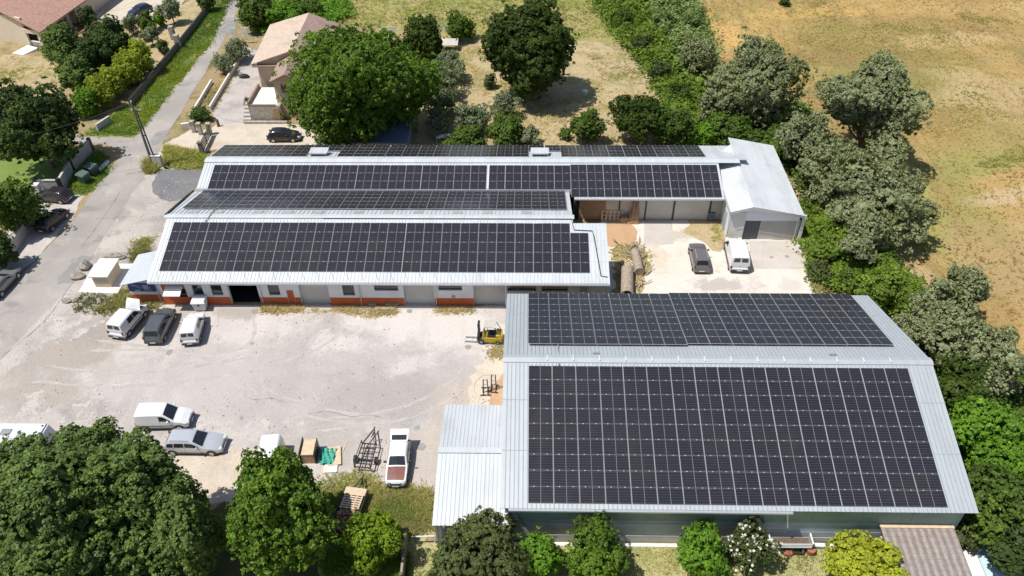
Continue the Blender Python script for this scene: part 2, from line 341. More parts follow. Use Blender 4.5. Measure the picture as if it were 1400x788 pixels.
    def build(s, name, mats, parent=None, org=None, smooth=None):
        me = bpy.data.meshes.new(name)
        if org is None and parent is not None and parent.get('_world'): org = parent.location
        o = Vector(org) if org is not None else Vector((0, 0, 0))
        me.from_pydata([(x - o.x, y - o.y, z - o.z) for x, y, z in s.v], [], s.f)
        for mm in (mats if isinstance(mats, (list, tuple)) else [mats]): me.materials.append(mm)
        me.polygons.foreach_set('material_index', s.m)
        if s.uv:
            lay = me.uv_layers.new(name='UVMap')
            for fi, uvs in s.uv.items():
                for li, uv in zip(me.polygons[fi].loop_indices, uvs): lay.data[li].uv = uv
        if smooth is not None:
            me.polygons.foreach_set('use_smooth', [True] * len(me.polygons)); me.set_sharp_from_angle(angle=R_(smooth))
        me.update()
        ob = bpy.data.objects.new(name, me); COL.objects.link(ob)
        if parent is not None: ob.parent = parent
        elif org is not None: ob.location = o
        return ob


def tag(o, label=None, cat=None, group=None, kind=None):
    if label: o['label'] = label
    if cat: o['category'] = cat
    if group: o['group'] = group
    if kind: o['kind'] = kind
    return o
def thing(name, label, cat, loc=(0, 0, 0), rz=0.0, group=None, world=False):
    o = bpy.data.objects.new(name, None); COL.objects.link(o); o.empty_display_size = .3
    o.location = loc; o.rotation_euler = (0, 0, rz); tag(o, label, cat, group)
    if world: o['_world'] = True
    return o
def copytree(o, parent=None):
    c = o.copy(); COL.objects.link(c)
    if parent is not None: c.parent = parent
    for ch in [x for x in bpy.data.objects if x.parent == o]: copytree(ch, c)
    return c


# ------------------------------------------------------------------ the ground and its surfaces
def gpoly(px): return [Vector((G(x, y).x, G(x, y).y)) for x, y in px]
def sheet(name, px, z, mat, jit=.25, step=.6, pts=None):
    p = pts or gpoly(px); out = []; n = len(p)
    for i in range(n):
        a, b = p[i], p[(i + 1) % n]; k = max(1, int((b - a).length / step)) if jit > 0 else 1
        nr = Vector((-(b - a).y, (b - a).x)).normalized()
        ph = random.random() * 9
        for j in range(k):
            t = j / k; w = jit * (random.uniform(-1, 1) * .7 + math.sin(ph + t * k * .37) * .8) if j else 0
            out.append(a.lerp(b, t) + nr * w)
    tri = geometry.tessellate_polygon([[Vector((q.x, q.y, 0)) for q in out]])
    m = MB(); fs = []
    for t3 in tri:
        a, b, c = (out[i] for i in t3)
        fs.append(t3 if (b - a).cross(c - a) > 0 else t3[::-1])
    m.add([(q.x, q.y, z) for q in out], fs)
    return tag(m.build(name, mat), kind='structure')

b = MB(); b.add([(-700, -300, 0), (700, -300, 0), (700, 1200, 0), (-700, 1200, 0)], [(0, 1, 2, 3)])
tag(b.build('ground', GM['ground']), kind='structure')
sheet('meadow', [(352, -160), (900, -160), (880, 10), (850, 60), (700, 66), (620, 62), (600, 75), (560, 40), (440, 36), (372, 48), (345, 40)], .004, GM['meadow'], .8)
sheet('field', [(915, -200), (1900, -200), (1900, 620), (1420, 520), (1330, 450), (1230, 415), (1215, 330), (1130, 160), (1040, 110), (960, 70), (930, 20)], .008, GM['field'], .8)
sheet('hay_plot', [(590, 82), (640, 58), (730, 56), (800, 56), (860, 72), (905, 130), (915, 170), (880, 205), (560, 206), (545, 130)], .012, GM['hay'], .5)
sheet('garden_soil', [(200, 28), (260, 0), (292, 2), (283, 14), (245, 60), (200, 112), (178, 100), (190, 60)], .004, GM['hay'], .3)
sheet('house_drive', [(108, -60), (262, -60), (252, 2), (232, 24), (170, 34), (140, 32), (118, 12)], .008, GM['drive'], .15)
sheet('dry_garden', [(-60, 78), (60, 76), (98, 100), (70, 132), (0, 128), (-60, 128)], .008, GM['hay'], .5)
sheet('garden_lawn', [(-60, 196), (30, 205), (100, 205), (122, 202), (84, 246), (52, 250), (46, 262), (-60, 262)], .008, GM['leftlawn'], .1)
sheet('verge_grass', [(318, -40), (330, -40), (316, 8), (292, 60), (252, 108), (205, 168), (190, 187), (110, 190), (108, 184), (178, 142), (243, 64), (286, 10)], .008, GM['verge'], .35)
sheet('side_verge', [(132, 205), (150, 215), (152, 232), (128, 262), (112, 268), (92, 262), (96, 240)], .008, GM['verge'], .35)
sheet('yard', [(-80, 640), (-80, 440), (30, 400), (100, 330), (165, 262), (205, 226), (235, 232), (285, 232), (262, 262), (235, 300), (200, 390), (215, 416), (700, 416), (700, 560),
               (705, 560), (705, 712), (590, 720), (560, 672), (520, 660), (470, 660), (430, 672), (330, 690), (300, 655), (240, 650), (120, 700), (-80, 720)], .012, GM['yard'], .35)
sheet('gravel_margin', [(206, 232), (283, 233), (262, 262), (233, 300), (204, 384), (208, 416), (180, 428), (120, 436), (60, 470), (-20, 540), (-20, 480), (30, 430), (90, 385), (130, 340), (165, 285)], .0145, GM['margin'], .45)
sheet('road', [(318, -40), (336, -40), (326, 8), (302, 62), (256, 140), (222, 196), (200, 238), (166, 290), (128, 348), (90, 398), (0, 494), (-90, 590), (-90, 480), (0, 400), (50, 356), (100, 302),
               (127, 264), (150, 234), (168, 208), (140, 196), (96, 194), (96, 187), (140, 188), (182, 190), (196, 176), (245, 112), (288, 60), (306, 22)], .016, GM['road'], .12)
sheet('parking_strip', [(40, 262), (88, 262), (116, 268), (100, 300), (50, 352), (0, 398), (-60, 450), (-60, 360), (10, 330)], .012, GM['yard'], .2)
sheet('asphalt_patch', [(216, 234), (280, 231), (272, 252), (258, 270), (232, 276), (212, 266), (208, 250)], .020, GM['asphalt_patch'], .2)
for i, q in enumerate(([(308, 24), (326, 24), (318, 46), (300, 48)], [(96, 356), (112, 350), (128, 352), (104, 384), (78, 390)],
                       [(212, 182), (230, 176), (232, 190), (206, 200)])):
    sheet('road_patch', q, .020, GM['roadpatch'], .25, .3)
for i, q in enumerate(([(100, 552), (134, 548), (136, 568), (104, 574)], [(30, 540), (62, 536), (70, 560), (30, 572)], [(60, 440), (120, 424), (150, 440), (90, 466), (60, 470)])):
    sheet('damp_patch', q, .016, mk_ground('damp_gravel', [(.34, .31, .28), (.42, .38, .35)], .4, (.8, 1.15), [((.50, .46, .42), .5, .48, .58, .9)], .3), .45, .3)
sheet('forecourt', [(205, 208), (262, 176), (285, 178), (300, 166), (345, 168), (470, 172), (470, 202), (285, 206), (268, 216), (224, 214)], .008, GM['drive'], .15)
sheet('grey_drive', [(330, 62), (352, 70), (360, 165), (300, 170), (287, 152), (318, 100)], .012, GM['greydrive'], .1)
sheet('front_strip', [(225, 198), (280, 208), (276, 234), (225, 232)], .012, GM['verge'], .2)
sheet('back_yard', [(826, 296), (1000, 294), (1005, 330), (1024, 328), (1094, 330), (1112, 372), (1130, 410), (1100, 430), (820, 430)], .008, GM['backyard'], .3)
sheet('concrete_pad', [(1022, 329), (1093, 330), (1109, 368), (1031, 368)], .016, GM['pad'], .03)
sheet('concrete_strip', [(881, 301), (918, 301), (921, 334), (880, 336)], .016, GM['pad'], .03)
sheet('orange_soil', [(824, 306), (862, 306), (872, 318), (866, 332), (846, 338), (824, 334)], .016, GM['soil'], .3)
sheet('dry_strip', [(838, 340), (872, 330), (886, 345), (888, 372), (878, 400), (836, 404)], .012, GM['hay'], .35)
sheet('dry_strip', [(940, 302), (995, 300), (1000, 326), (985, 345), (955, 328), (934, 318)], .016, GM['hay'], .35)
sheet('soil_strip', [(648, 500), (700, 470), (700, 570), (655, 570), (640, 540)], .016, GM['drive'], .4)
sheet('soil_strip', [(666, 530), (700, 512), (700, 580), (668, 560)], .020, GM['soil'], .4)
sheet('sand_patch', [(240, 618), (300, 612), (330, 640), (322, 690), (288, 690), (250, 650)], .016, GM['drive'], .4)
sheet('dry_grass_patch', [(470, 652), (540, 660), (590, 670), (594, 730), (560, 800), (440, 800), (430, 720)], .020, GM['lawn'], .35, .5)
sheet('dark_undersoil', [(-80, 690), (120, 690), (300, 690), (440, 672), (470, 690), (452, 760), (560, 820), (560, 950), (-80, 950)], .016, GM['undersoil'], .9, .35)
sheet('lawn', [(560, 742), (700, 741), (1240, 745), (1260, 960), (540, 960)], .016, GM['lawn'], .08)
b = MB(); p = G(845, 742); q = G(1212, 746)
b.box(-1.0, 25.3, 30.72, 30.98, 0, .10)
tag(b.build('kerb', M['white_concrete']), kind='structure')
b = MB(); b.box(-35.0, -2.2, 55.5, 56.0, 0, .028)
tag(b.build('pavement', M['concrete']), kind='structure')
sheet('bank_soil', [(1092, 300), (1135, 300), (1240, 400), (1236, 440), (1110, 405)], .006, GM['undersoil'], .3)

def strip(name, pts, w, z, mat, jit=.06, step=.45):
    """a thin worn strip along a smooth path of photo points"""
    g = [G(*q).xy for q in pts]; pth = []
    for i in range(len(g) - 1):
        p0, p1, p2, p3 = g[max(i - 1, 0)], g[i], g[i + 1], g[min(i + 2, len(g) - 1)]; n = max(2, int((p2 - p1).length / step))
        for k in range(n):
            t = k / n; pth.append(.5 * ((2 * p1) + (p2 - p0) * t + (2 * p0 - 5 * p1 + 4 * p2 - p3) * t * t + (3 * p1 - p0 - 3 * p2 + p3) * t ** 3))
    m = MB(); vv = []
    for i, p in enumerate(pth):
        d = (pth[min(i + 1, len(pth) - 1)] - pth[max(i - 1, 0)]).normalized(); nr = Vector((-d.y, d.x)); e = min(1, i / 3, (len(pth) - 1 - i) / 3)
        a, b_ = w * e * .5 + random.uniform(-jit, jit) * e, w * e * .5 + random.uniform(-jit, jit) * e
        vv += [(*(p - nr * a), z), (*(p + nr * b_), z)]
    m.add(vv, [(2 * i, 2 * i + 2, 2 * i + 3, 2 * i + 1) for i in range(len(pth) - 1)]); m.f = [f[::-1] if (Vector(m.v[f[1]]) - Vector(m.v[f[0]])).cross(Vector(m.v[f[2]]) - Vector(m.v[f[0]])).z < 0 else f for f in m.f]
    return tag(m.build(name, mat), kind='structure')
TRK = mk_ground('tyre_worn_gravel', [(.40, .365, .34), (.43, .395, .37)], .5, (.8, 1.15), [((.46, .415, .385), .7, .42, .52, 1.0)], .4, fscale=7)
TRK2 = mk_ground('pale_worn_gravel', [(.50, .46, .43), (.47, .435, .405)], .5, (.85, 1.1), [((.43, .395, .37), .7, .44, .54, .97)], .4, fscale=7)
CRK = plain('crack_dirt', (.17, .155, .14), .95, var=.3, scale=1, coord='pos')
for k, (pts, mt) in enumerate((([(60, 500), (180, 510), (330, 490), (430, 455), (440, 425)], TRK), ([(40, 522), (190, 528), (350, 505), (455, 465), (470, 427)], TRK2), ([(430, 575), (540, 560), (620, 520), (640, 480)], TRK), ([(430, 590), (560, 572), (640, 530)], TRK2),
                               ([(250, 500), (340, 470), (345, 425)], TRK2), ([(120, 480), (240, 480), (300, 500), (390, 560), (520, 585)], TRK), ([(130, 465), (280, 490), (400, 548), (520, 572)], TRK))):
    strip('tyre_track', pts, .30, .0165 + .0004 * k, mt, .10)
for pts in ([(0, 491), (60, 440), (95, 393), (130, 345)], [(420, 566), (450, 563), (480, 570), (505, 568), (535, 575)], [(330, 540), (350, 547), (372, 545), (395, 553)], [(126, 300), (160, 298), (185, 296)], [(240, 110), (215, 145), (180, 196)], [(165, 262), (140, 300), (110, 340)]):
    strip('crack', pts, .05, .0225, CRK, .03, .3)
OIL = mk_ground('oily_gravel', [(.27, .255, .245), (.33, .31, .30)], .8, (.8, 1.15), None, .3)
for (px, py, r_) in ((348, 425, .5), (560, 425, .35), (232, 482, .35), (345, 470, .2), (640, 475, .3), (575, 610, .45), (570, 585, .25), (210, 560, .3), (1055, 352, .22), (1076, 351, .25), (330, 572, .2), (485, 558, .22), (430, 425, .3)):
    g = G(px, py); n = 11; sheet('oil_stain', None, .0215, OIL, .0, pts=[Vector((g.x + r_ * random.uniform(.6, 1.2) * math.cos(k * math.tau / n), g.y + r_ * random.uniform(.6, 1.2) * math.sin(k * math.tau / n))) for k in range(n)])

# ------------------------------------------------------------------ solar panels
PW, PH = 1.742, 1.152
def panel_geo(m, c=None, rx=0.0):
    """one framed panel, centred; adds to builder m"""
    a, d, t = .853, .562, .035
    pts = [(-a, -d, -t), (a, -d, -t), (a, d, -t), (-a, d, -t), (-a, -d, 0), (a, -d, 0), (a, d, 0), (-a, d, 0)]
    cl = [(sx * .46 + q[0] * .035, d + .012 + q[1] * .022, q[2] * .012 + .006) for sx in (-1, 1) for q in ((-1, -1, -1), (1, -1, -1), (1, 1, -1), (-1, 1, -1), (-1, -1, 1), (1, -1, 1), (1, 1, 1), (-1, 1, 1))]
    Mx = Matrix.Identity(4) if c is None else Matrix.Translation(c) @ Matrix.Rotation(rx, 4, 'X')
    o = len(m.f); m.hexa([Mx @ Vector(q) for q in pts], 1); m.m[o + 1] = 0
    m.uv[o + 1] = [(-a, -d), (a, -d), (a, d), (-a, d)]
    for k in (0, 8): m.hexa([Mx @ Vector(q) for q in cl[k:k + 8]], 2)
b = MB(); panel_geo(b)
PANEL = b.build('solar_panel', [M['solar'], M['alu'], M['clamp']]); PANEL_USED = False
REST = MB()
def put_panel(loc, rx, label, group, single=True):
    global PANEL_USED
    if not single: panel_geo(REST, loc, rx + random.gauss(0, .007)); return
    o = PANEL if not PANEL_USED else PANEL.copy()
    if PANEL_USED: COL.objects.link(o)
    PANEL_USED = True
    o.location = loc; o.rotation_euler = (rx + random.gauss(0, .007), random.gauss(0, .006), 0); tag(o, label, 'solar panel', group)
def array(x0, y0, z0, alpha, far, cols, rows, skip=lambda c, r: False, single=lambda c, r: True, label='', group='', dy=lambda c: 0.0, dx=lambda c: 0.0):
    s = 1 if far else -1; ca, sa = math.cos(alpha), math.sin(alpha)
    for c in range(cols):
        for r in range(rows):
            if skip(c, r): continue
            d = (r + .5) * PH + dy(c)
            put_panel((x0 + (c + .5) * PW + dx(c), y0 + s * d * ca, z0 - d * sa), -alpha if far else alpha, label, group, single(c, r))
AL = .28
array(0, 40.99, 7.61, AL, False, 16, 9, label='dark solar panel in the grid on the near slope of the largest grey warehouse', group='solar panels on the near slope of the largest warehouse')
array(-.05, 43.61, 7.43, AL, True, 16, 8, single=lambda c, r: r < 3, dy=lambda c: -.16 if c < 7 else 0, label='dark solar panel in the three rows nearest the ridge, far slope of the largest warehouse', group='solar panels on the far slope of the largest warehouse')
array(-34.43, 61.97, 5.42, AL, False, 23, 5, skip=lambda c, r: c == 22 and r == 0, label='dark solar panel on the near roof slope above the orange and white workshop front', group='solar panels above the workshop front')
array(-34.6, 64.58, 5.25, AL, True, 22, 5, single=lambda c, r: False)
array(-34.16, 73.47, 4.76, .26, False, 17, 3, single=lambda c, r: False)
array(-4.32, 73.47, 4.76, .26, False, 14, 4, skip=lambda c, r: c < 5 and r == 3, single=lambda c, r: False, dy=lambda c: -.12 if c > 4 else 0)
VX = [PY(px, 213, 75.7).x for px in (436, 738)]
array(-35.05, 74.95, 4.93, .26, True, 31, 4, skip=lambda c, r: r < 2 and min(abs(-35.05 + (c + .5) * PW - v) for v in VX) < 1.75, single=lambda c, r: False, dx=lambda c: .1 * (c > 10) + .1 * (c > 20))
tag(REST.build('solar_panels', [M['solar'], M['alu'], M['clamp']]), 'smaller looking dark solar panels covering the farther roof slopes', 'solar panels', kind='stuff')

# ------------------------------------------------------------------ buildings
def roofpart(par, name, a, b_, c, d, pitch=.30, th=.07, mat='roof', h=.04):
    m = MB(); m.slab(a, b_, c, d, th); m.ribs(a, b_, c, d, pitch, .035, h, 1)
    a, b_, c, d = map(Vector, (a, b_, c, d)); nr = (b_ - a).cross(d - a).normalized()
    if (d - a).length > 6 and name == 'roof':
        for f in (.36, .70): m.bar(a.lerp(d, f) + nr * .004, b_.lerp(c, f) + nr * .004, .05, .016, 1)
    return m.build(name, [M[mat], M['roof_seam' if mat == 'roof' else mat]], par)

# --- the largest warehouse
W = thing('warehouse', 'largest grey warehouse with ribbed gable roof covered in solar panels, dark green near wall', 'warehouse', (14, 41.6, 0), world=True)
RY, RZ, TA = 41.65, 7.72, math.tan(AL)
e1 = (30.72, RZ - (RY - 30.72) * TA); e2 = (52.6, RZ - (52.6 - RY) * TA)
roofpart(W, 'roof', (-1.85, *e1), (29.8, *e1), (29.8, RY, RZ), (-1.85, RY, RZ))
roofpart(W, 'roof', (29.5, *e2), (-1.9, *e2), (-1.9, RY, RZ), (29.8, RY, RZ))
m = MB()
for s in (-1, 1):
    m.slab(*((( -1.9, RY - .38, RZ - .38 * TA + .07), (29.85, RY - .38, RZ - .38 * TA + .07), (29.85, RY + .0, RZ + .07), (-1.9, RY + .0, RZ + .07)) if s < 0 else
             ((29.85, RY + .38, RZ - .38 * TA + .07), (-1.9, RY + .38, RZ - .38 * TA + .07), (-1.9, RY, RZ + .07), (29.85, RY, RZ + .07))), .02)
m.build('ridge_cap', M['roof'], W)
m = MB()
for k in range(14):
    m.obox((1.4 + k * 1.95, RY - .02, RZ + .085), (.07, .5, .03))
m.build('cap_strap', M['clamp'], W)
for xx in (3.9, 9.0 + 12.6):
    m = MB(); m.obox((xx + 1.2, RY + .7, RZ - .12), (.5, .16, .08)); m.build('roof_hook', M['greymetal'], W)
m = MB(); m.bar((2.25, 43.5, 7.33), (2.25, 41.0, 7.65), .09, .07); m.build('cable_duct', M['greymetal'], W)
# near wall: three sheet bands over a base
wy = 31.15
m = MB(); m.box(-1.55, 29.3, wy, wy + .2, 0, e1[1] - .02, 0); m.build('wall', M['slate'], W)
m = MB()
for k in range(9): m.box(-.6 + k * 3.32, 2.70 + k * 3.32, wy - .035, wy - .004, 2.65 + (.02 if k % 2 else 0), 4.45); 
m.build('upper_cladding', M['greenpanel'], W)
m = MB()
for k, (xa, xb, zt) in enumerate(((-.5, 3.1, 2.35), (3.16, 8.0, 2.35), (8.06, 12.0, 2.3), (12.06, 18.0, 1.7), (18.06, 29.2, 1.5))):
    m.box(xa, xb, wy - .025, wy - .004, .95, zt)
m.build('middle_cladding', M['slate'], W)
m = MB(); m.box(-.5, 29.2, wy - .06, wy - .003, 0, .85); m.build('plinth', M['grey_wall'], W)
m = MB(); m.box(-1.55, -1.35, wy + .2, 52.2, 0, 4.2); m.build('wall', M['slate'], W)
m = MB(); m.box(29.1, 29.3, wy + .2, 52.2, 0, 4.2); m.build('wall', M['slate'], W)
m = MB(); m.box(-1.55, 29.3, 52.2, 52.4, 0, 4.55); m.build('wall', M['slate'], W)
for xx in (-1.55, 29.1):
    m = MB(); m.add([(xx, wy, 4.2), (xx, 52.4, 4.2), (xx, RY, RZ - .12), (xx + .2, wy, 4.2), (xx + .2, 52.4, 4.2), (xx + .2, RY, RZ - .12)], [(0, 2, 1), (3, 4, 5), (0, 1, 4, 3), (1, 2, 5, 4), (2, 0, 3, 5)])
    m.build('gable', M['slate'], W)
m = MB()
m.box(-1.3, 17.6, 30.55, 30.72, e1[1] - .17, e1[1] - .03)
m.build('gutter', M['galv'], W)
m = MB(); pt = PY(1078, 722, 30.75)
m.tube([(17.35, 30.64, e1[1] - .1), (17.3, 30.7, 4.3), (pt.x, 30.85, 2.45)], .06); m.build('downpipe', M['whiteplastic'], W)
m = MB(); m.bar((-1.2, 30.95, 4.3), (-.2, 31.0, 2.0), .12); m.build('brace', M['greymetal'], W)

# --- lean-to at its left end
D = thing('lean_to_shed', 'small open shed with pale ribbed gable roof against the left end of the largest warehouse', 'shed', (-4.2, 35.9, 0), world=True)
roofpart(D, 'roof', (-6.5, 30.35, 3.0), (-1.9, 30.35, 3.0), (-1.9, 35.92, 4.0), (-6.5, 35.92, 4.0), .29, mat='roofwhite')
roofpart(D, 'roof', (-1.9, 41.1, 3.05), (-6.5, 41.1, 3.05), (-6.5, 35.92, 4.0), (-1.9, 35.92, 4.0), .29, mat='roofwhite')
m = MB(); m.obox((-4.2, 35.92, 4.05), (4.64, .5, .03)); m.build('ridge_cap', M['roofwhite'], D)
for xx in (-6.3, -4.2, -2.1):
    for yy, zz in ((30.7, 2.98), (40.8, 2.98), (35.92, 3.9)):
        m = MB(); m.box(xx - .07, xx + .07, yy - .07, yy + .07, 0, zz); m.build('post', M['greymetal'], D)
roofpart(D, 'apron', (-1.87, 30.3, 3.25), (-1.3, 30.3, 3.25), (-1.3, 31.6, 3.45), (-1.87, 31.6, 3.45), .3, mat='roofwhite')
m = MB(); m.box(-6.35, -2.0, 30.9, 31.0, 0, 2.7); m.build('back_panel', M['slate'], D)

# --- the workshop along the yard
F = thing('workshop', 'long white workshop with orange base, roller doors and solar panelled roof facing the yard', 'workshop', (-14, 60, 0), world=True)
FT = math.tan(AL); fR = 62.8; fz = 5.58; fy = 55.28; fe = fz - (fR - fy) * FT; fv = 70.25; fvz = fz - (fv - fR) * FT
yb = 62.05; yz = fz - (fR - yb) * FT
roofpart(F, 'roof', (-35.25, fy, fe), (7.4, fy, fe), (7.4, yb, yz), (-35.25, yb, yz), .33, mat='roofwhite')
roofpart(F, 'roof', (-35.3, yb, yz), (4.2, yb, yz), (4.2, fR, fz), (-35.3, fR, fz), .33, mat='roofwhite')
roofpart(F, 'roof', (4.2, fv, fvz), (-35.6, fv, fvz), (-35.6, fR, fz), (4.2, fR, fz), .42, mat='roofwhite', h=.06)
m = MB(); m.obox((-15.6, fR - .16, fz + .03), (39.9, .36, .03), rx=.14); m.obox((-15.6, fR + .14, fz + .03), (39.9, .36, .03), rx=-.14); m.build('ridge_cap', M['roofwhite'], F)
m = MB()
for k, px in enumerate((263, 297, 352, 393, 434, 489, 530, 571, 625, 666, 720)):
    p = PY(px, 290.5, 63.6); z = fz - (63.75 - fR) * FT
    m.obox((p.x, 63.85, z - .01), (.95, .75, .11), rx=-AL)
m.build('skylight', plain('fibreglass_skylight', (.36, .38, .36), .4, var=.15, scale=2), F)
m = MB(); m.bar((-35.5, 62.9, 5.62), (-35.75, 70.2, 3.55), .14, .14); m.bar((-35.9, 63.4, 5.3), (-36.05, 69.6, 3.6), .05, .05); m.build('edge_conduit', M['black'], F)
m = MB()
m.tube([(-31.2, 64.6, 5.15), (-31.05, 62.8, 5.72), (-31.4, 61.95, 5.5)], .05, 5)
m.build('cable_duct', M['greymetal'], F)
m = MB()
zz = lambda y: fz - abs(fR - y) * FT + .08
m.tube([(-20.0, fR - .33, zz(fR - .33)), (4.05, fR - .33, zz(fR - .33)), (4.3, 61.2, zz(61.2)), (6.0, 61.1, zz(61.1)), (6.15, 60.5, zz(60.5)), (6.6, 56.1, zz(56.1)), (7.2, 56.0, zz(56.0))], .045, 5)
m.build('cable', M['black'], F)
m = MB()
for k in range(31):   # thin wires added to mimic rib shadows and reflections over the eave
    x = -34.6 + k * 1.36
    m.tube([(x, 56.35, zz(56.35)), (x + .35, 55.5, zz(55.5) + .05)], .012, 4)
m.tube([(-35.1, 55.33, fe + .1), (7.3, 55.33, fe + .1)], .014, 4)
m.build('rib_shadow_wire', M['greymetal'], F)
FY = 56.05
def fx(px, py): p = PY(px, py, FY); return p.x, max(0.0, p.z)
def rect(a, b_): (xa, za), (xb, zb) = fx(*a), fx(*b_); return [xa, xb, zb, za]
ent = rect((222, 396.4), (261, 417)); ent[2] = 0; ent[3] = 2.62
wins = [rect((260.6, 390), (279.6, 404)), rect((286, 390), (306, 404)), rect((364.7, 390), (384, 404)), rect((466.8, 390), (485.8, 404.4))]
bigdoor = rect((309.6, 390.4), (358.3, 418)); bigdoor[2] = 0
odoor = rect((391, 396.9), (405, 416)); odoor[2] = .03
shut = [rect((407, 390), (453, 418)), rect((550.6, 389.6), (595, 418)), rect((647, 389), (690.6, 418))]
for s in shut: s[2] = 0
hi = [rect((510.7, 390), (544.7, 398)), rect((598.8, 390), (631.8, 397.5))]
grid = [rect((693.6, 389.5), (733, 398.4)), rect((740.7, 390.4), (776.5, 399))]
gril = rect((793, 389.4), (803, 399))
xs = fx(690.6, 400)[0] + .12; ztop = fe - .03; dado = .98
ehole = [ent[0] + 1.15, ent[0] + 2.2, 0, 2.02]
holes = wins + [bigdoor, odoor] + shut + hi + [ehole]
m = MB(); m.wallhole(-34.85, xs, 0, ztop, FY, FY + .35, holes); m.build('front_wall', M['white_wall'], F)
m = MB(); m.wallhole(xs, 7.1, 0, ztop, FY + .003, FY + .35, grid + [gril]); m.build('bare_wall', M['grey_wall'], F)
m = MB()
ed = sorted([bigdoor] + shut + [odoor]); x = -34.86
for d in ed + [[xs - .1, xs, 0, 0]]:
    if d[0] - x > .1: m.box(x, d[0] - .02, FY - .018, FY - .003, 0, dado)
    x = d[1] + .02
m.build('base_band', M['orange'], F)
m = MB(); m.wallhole(ent[0], ent[1], dado, ent[3], FY - .02, FY - .004, [ehole]); m.build('entrance_surround', M['orange'], F)
dr = MB(); dr.box(ehole[0] + .03, ehole[1] - .03, FY + .12, FY + .17, 0.02, 2.0); dr = dr.build('glass_door', M['glass'], F)
m = MB()
for xx in (ehole[0] + .06, (ehole[0] + ehole[1]) / 2 + .08, ehole[1] - .06): m.box(xx - .04, xx + .04, FY + .09, FY + .12, 0.02, 2.0)
m.box(ehole[0] + .02, ehole[1] - .02, FY + .09, FY + .117, 1.93, 2.03); m.build('frame', M['whiteplastic'], dr)
m = MB(); aw0, aw1 = ent[0] + .55, ent[0] + 2.15; m.hexa([(aw0, FY - 1.25, 2.08), (aw1, FY - 1.25, 2.08), (aw1, FY - .28, 2.45), (aw0, FY - .28, 2.45), (aw0, FY - 1.25, 2.14), (aw1, FY - 1.25, 2.14), (aw1, FY - .28, 2.51), (aw0, FY - .28, 2.51)]); m.build('awning', M['white_concrete'], F)
m = MB(); m.box(aw0 + .05, aw1 - .02, FY - .25, FY - .025, 2.53, 2.78); m.build('awning_box', M['greymetal'], F)
def window(r, bars=5, mull=True, name='window'):
    w = MB(); w.box(r[0], r[1], FY + .16, FY + .2, r[2], r[3]); w = w.build(name, M['glass'], F)
    m = MB(); e = .06
    m.box(r[0], r[1], FY + .1, FY + .155, r[2], r[2] + e); m.box(r[0], r[1], FY + .1, FY + .155, r[3] - e, r[3])
    for xx in (r[0], r[1] - e) + (((r[0] + r[1] - e) / 2,) if mull else ()): m.box(xx, xx + e, FY + .1, FY + .154, r[2] + e, r[3] - e)
    m.build('frame', M['whiteplastic'], w)
    m = MB()
    for k in range(1, bars):
        xx = r[0] + (r[1] - r[0]) * k / bars; m.tube([(xx, FY + .03, r[2]), (xx, FY + .03, r[3])], .022, 5)
    for zz_ in (r[2] + .12, (r[2] + r[3]) / 2, r[3] - .12): m.box(r[0], r[1], FY + .02, FY + .04, zz_ - .015, zz_ + .015)
    m.build('bars', M['whiteplastic'], w)
    m = MB(); m.box(r[0] - .08, r[1] + .08, FY - .07, FY + .1, r[2] - .07, r[2] - .002); m.build('sill', M['concrete'], w)
for r in wins: window(r, 9)
for r in hi: window(r, 14, False)
FYo = FY
for r in grid:
    w = MB(); w.box(r[0], r[1], FY + .2, FY + .24, r[2], r[3]); w = w.build('window', M['glass'], F)
    m = MB(); nx = 6
    for k in range(nx + 1):
        xx = r[0] + (r[1] - r[0]) * k / nx; m.box(xx - .07, xx + .07, FY + .06, FY + .2, r[2], r[3])
    for zz_ in (r[2], (r[2] + r[3]) / 2, r[3]): m.box(r[0], r[1], FY + .063, FY + .197, zz_ - .05, zz_ + .05)
    m.build('frame', M['grey_wall'], w)
m = MB()
for k in range(9): xx = gril[0] + (gril[1] - gril[0]) * k / 8; m.box(xx - .03, xx + .03, FY + .04, FY + .1, gril[2], gril[3])
m.box(gril[0], gril[1], FY + .14, FY + .18, gril[2], gril[3]); m.build('grille', M['greymetal'], F)
def shutter(par, x0, x1, z0, z1, y, mat='shutter'):
    m = MB(); n = int((z1 - z0) / .14)
    for k in range(n):
        za = z0 + (z1 - z0) * k / n; zb = z0 + (z1 - z0) * (k + 1) / n
        m.add([(x0, y, za), (x1, y, za), (x1, y - .02, (za + zb) / 2), (x0, y - .02, (za + zb) / 2), (x1, y, zb), (x0, y, zb)], [(0, 1, 2, 3), (3, 2, 4, 5)])
    m.box(x0, x1, y - .03, y + .03, z0, z0 + .08)
    return m.build('roller_door', M[mat], par)
for s in shut: shutter(F, s[0] + .02, s[1] - .02, .02, s[3] - .01, FY + .30)
m = MB(); m.box(odoor[0], odoor[1], FY + .03, FY + .08, odoor[2], odoor[3]); dd = m.build('door', M['orange'], F)
m = MB(); m.box(odoor[0] + .1, odoor[0] + .22, FY - .02, FY + .03, 1.0, 1.05); m.build('handle', M['galv'], dd)
m = MB(); m.box(-34.8, 7.05, FY + 4.5, FY + 4.6, 0, 3.2); m.box(-34.8, 7.0, FY + .36, FY + 4.5, .022, .03); m.build('inner_wall', M['dark'], F)  # wall and floor coloured near-black for the unlit inside
for px in (353.5, 490, 594.5):
    xx = fx(px, 388)[0]
    m = MB(); m.tube([(xx, FY - .5, fe - .12), (xx, FY - .1, ztop - .35), (xx, FY - .08, .08)], .05); m.build('downpipe', M['galv'], F)
m = MB(); m.box(-35.2, 7.4, fy - .13, fy - .01, fe - .13, fe - .03); m.build('gutter', M['galv'], F)
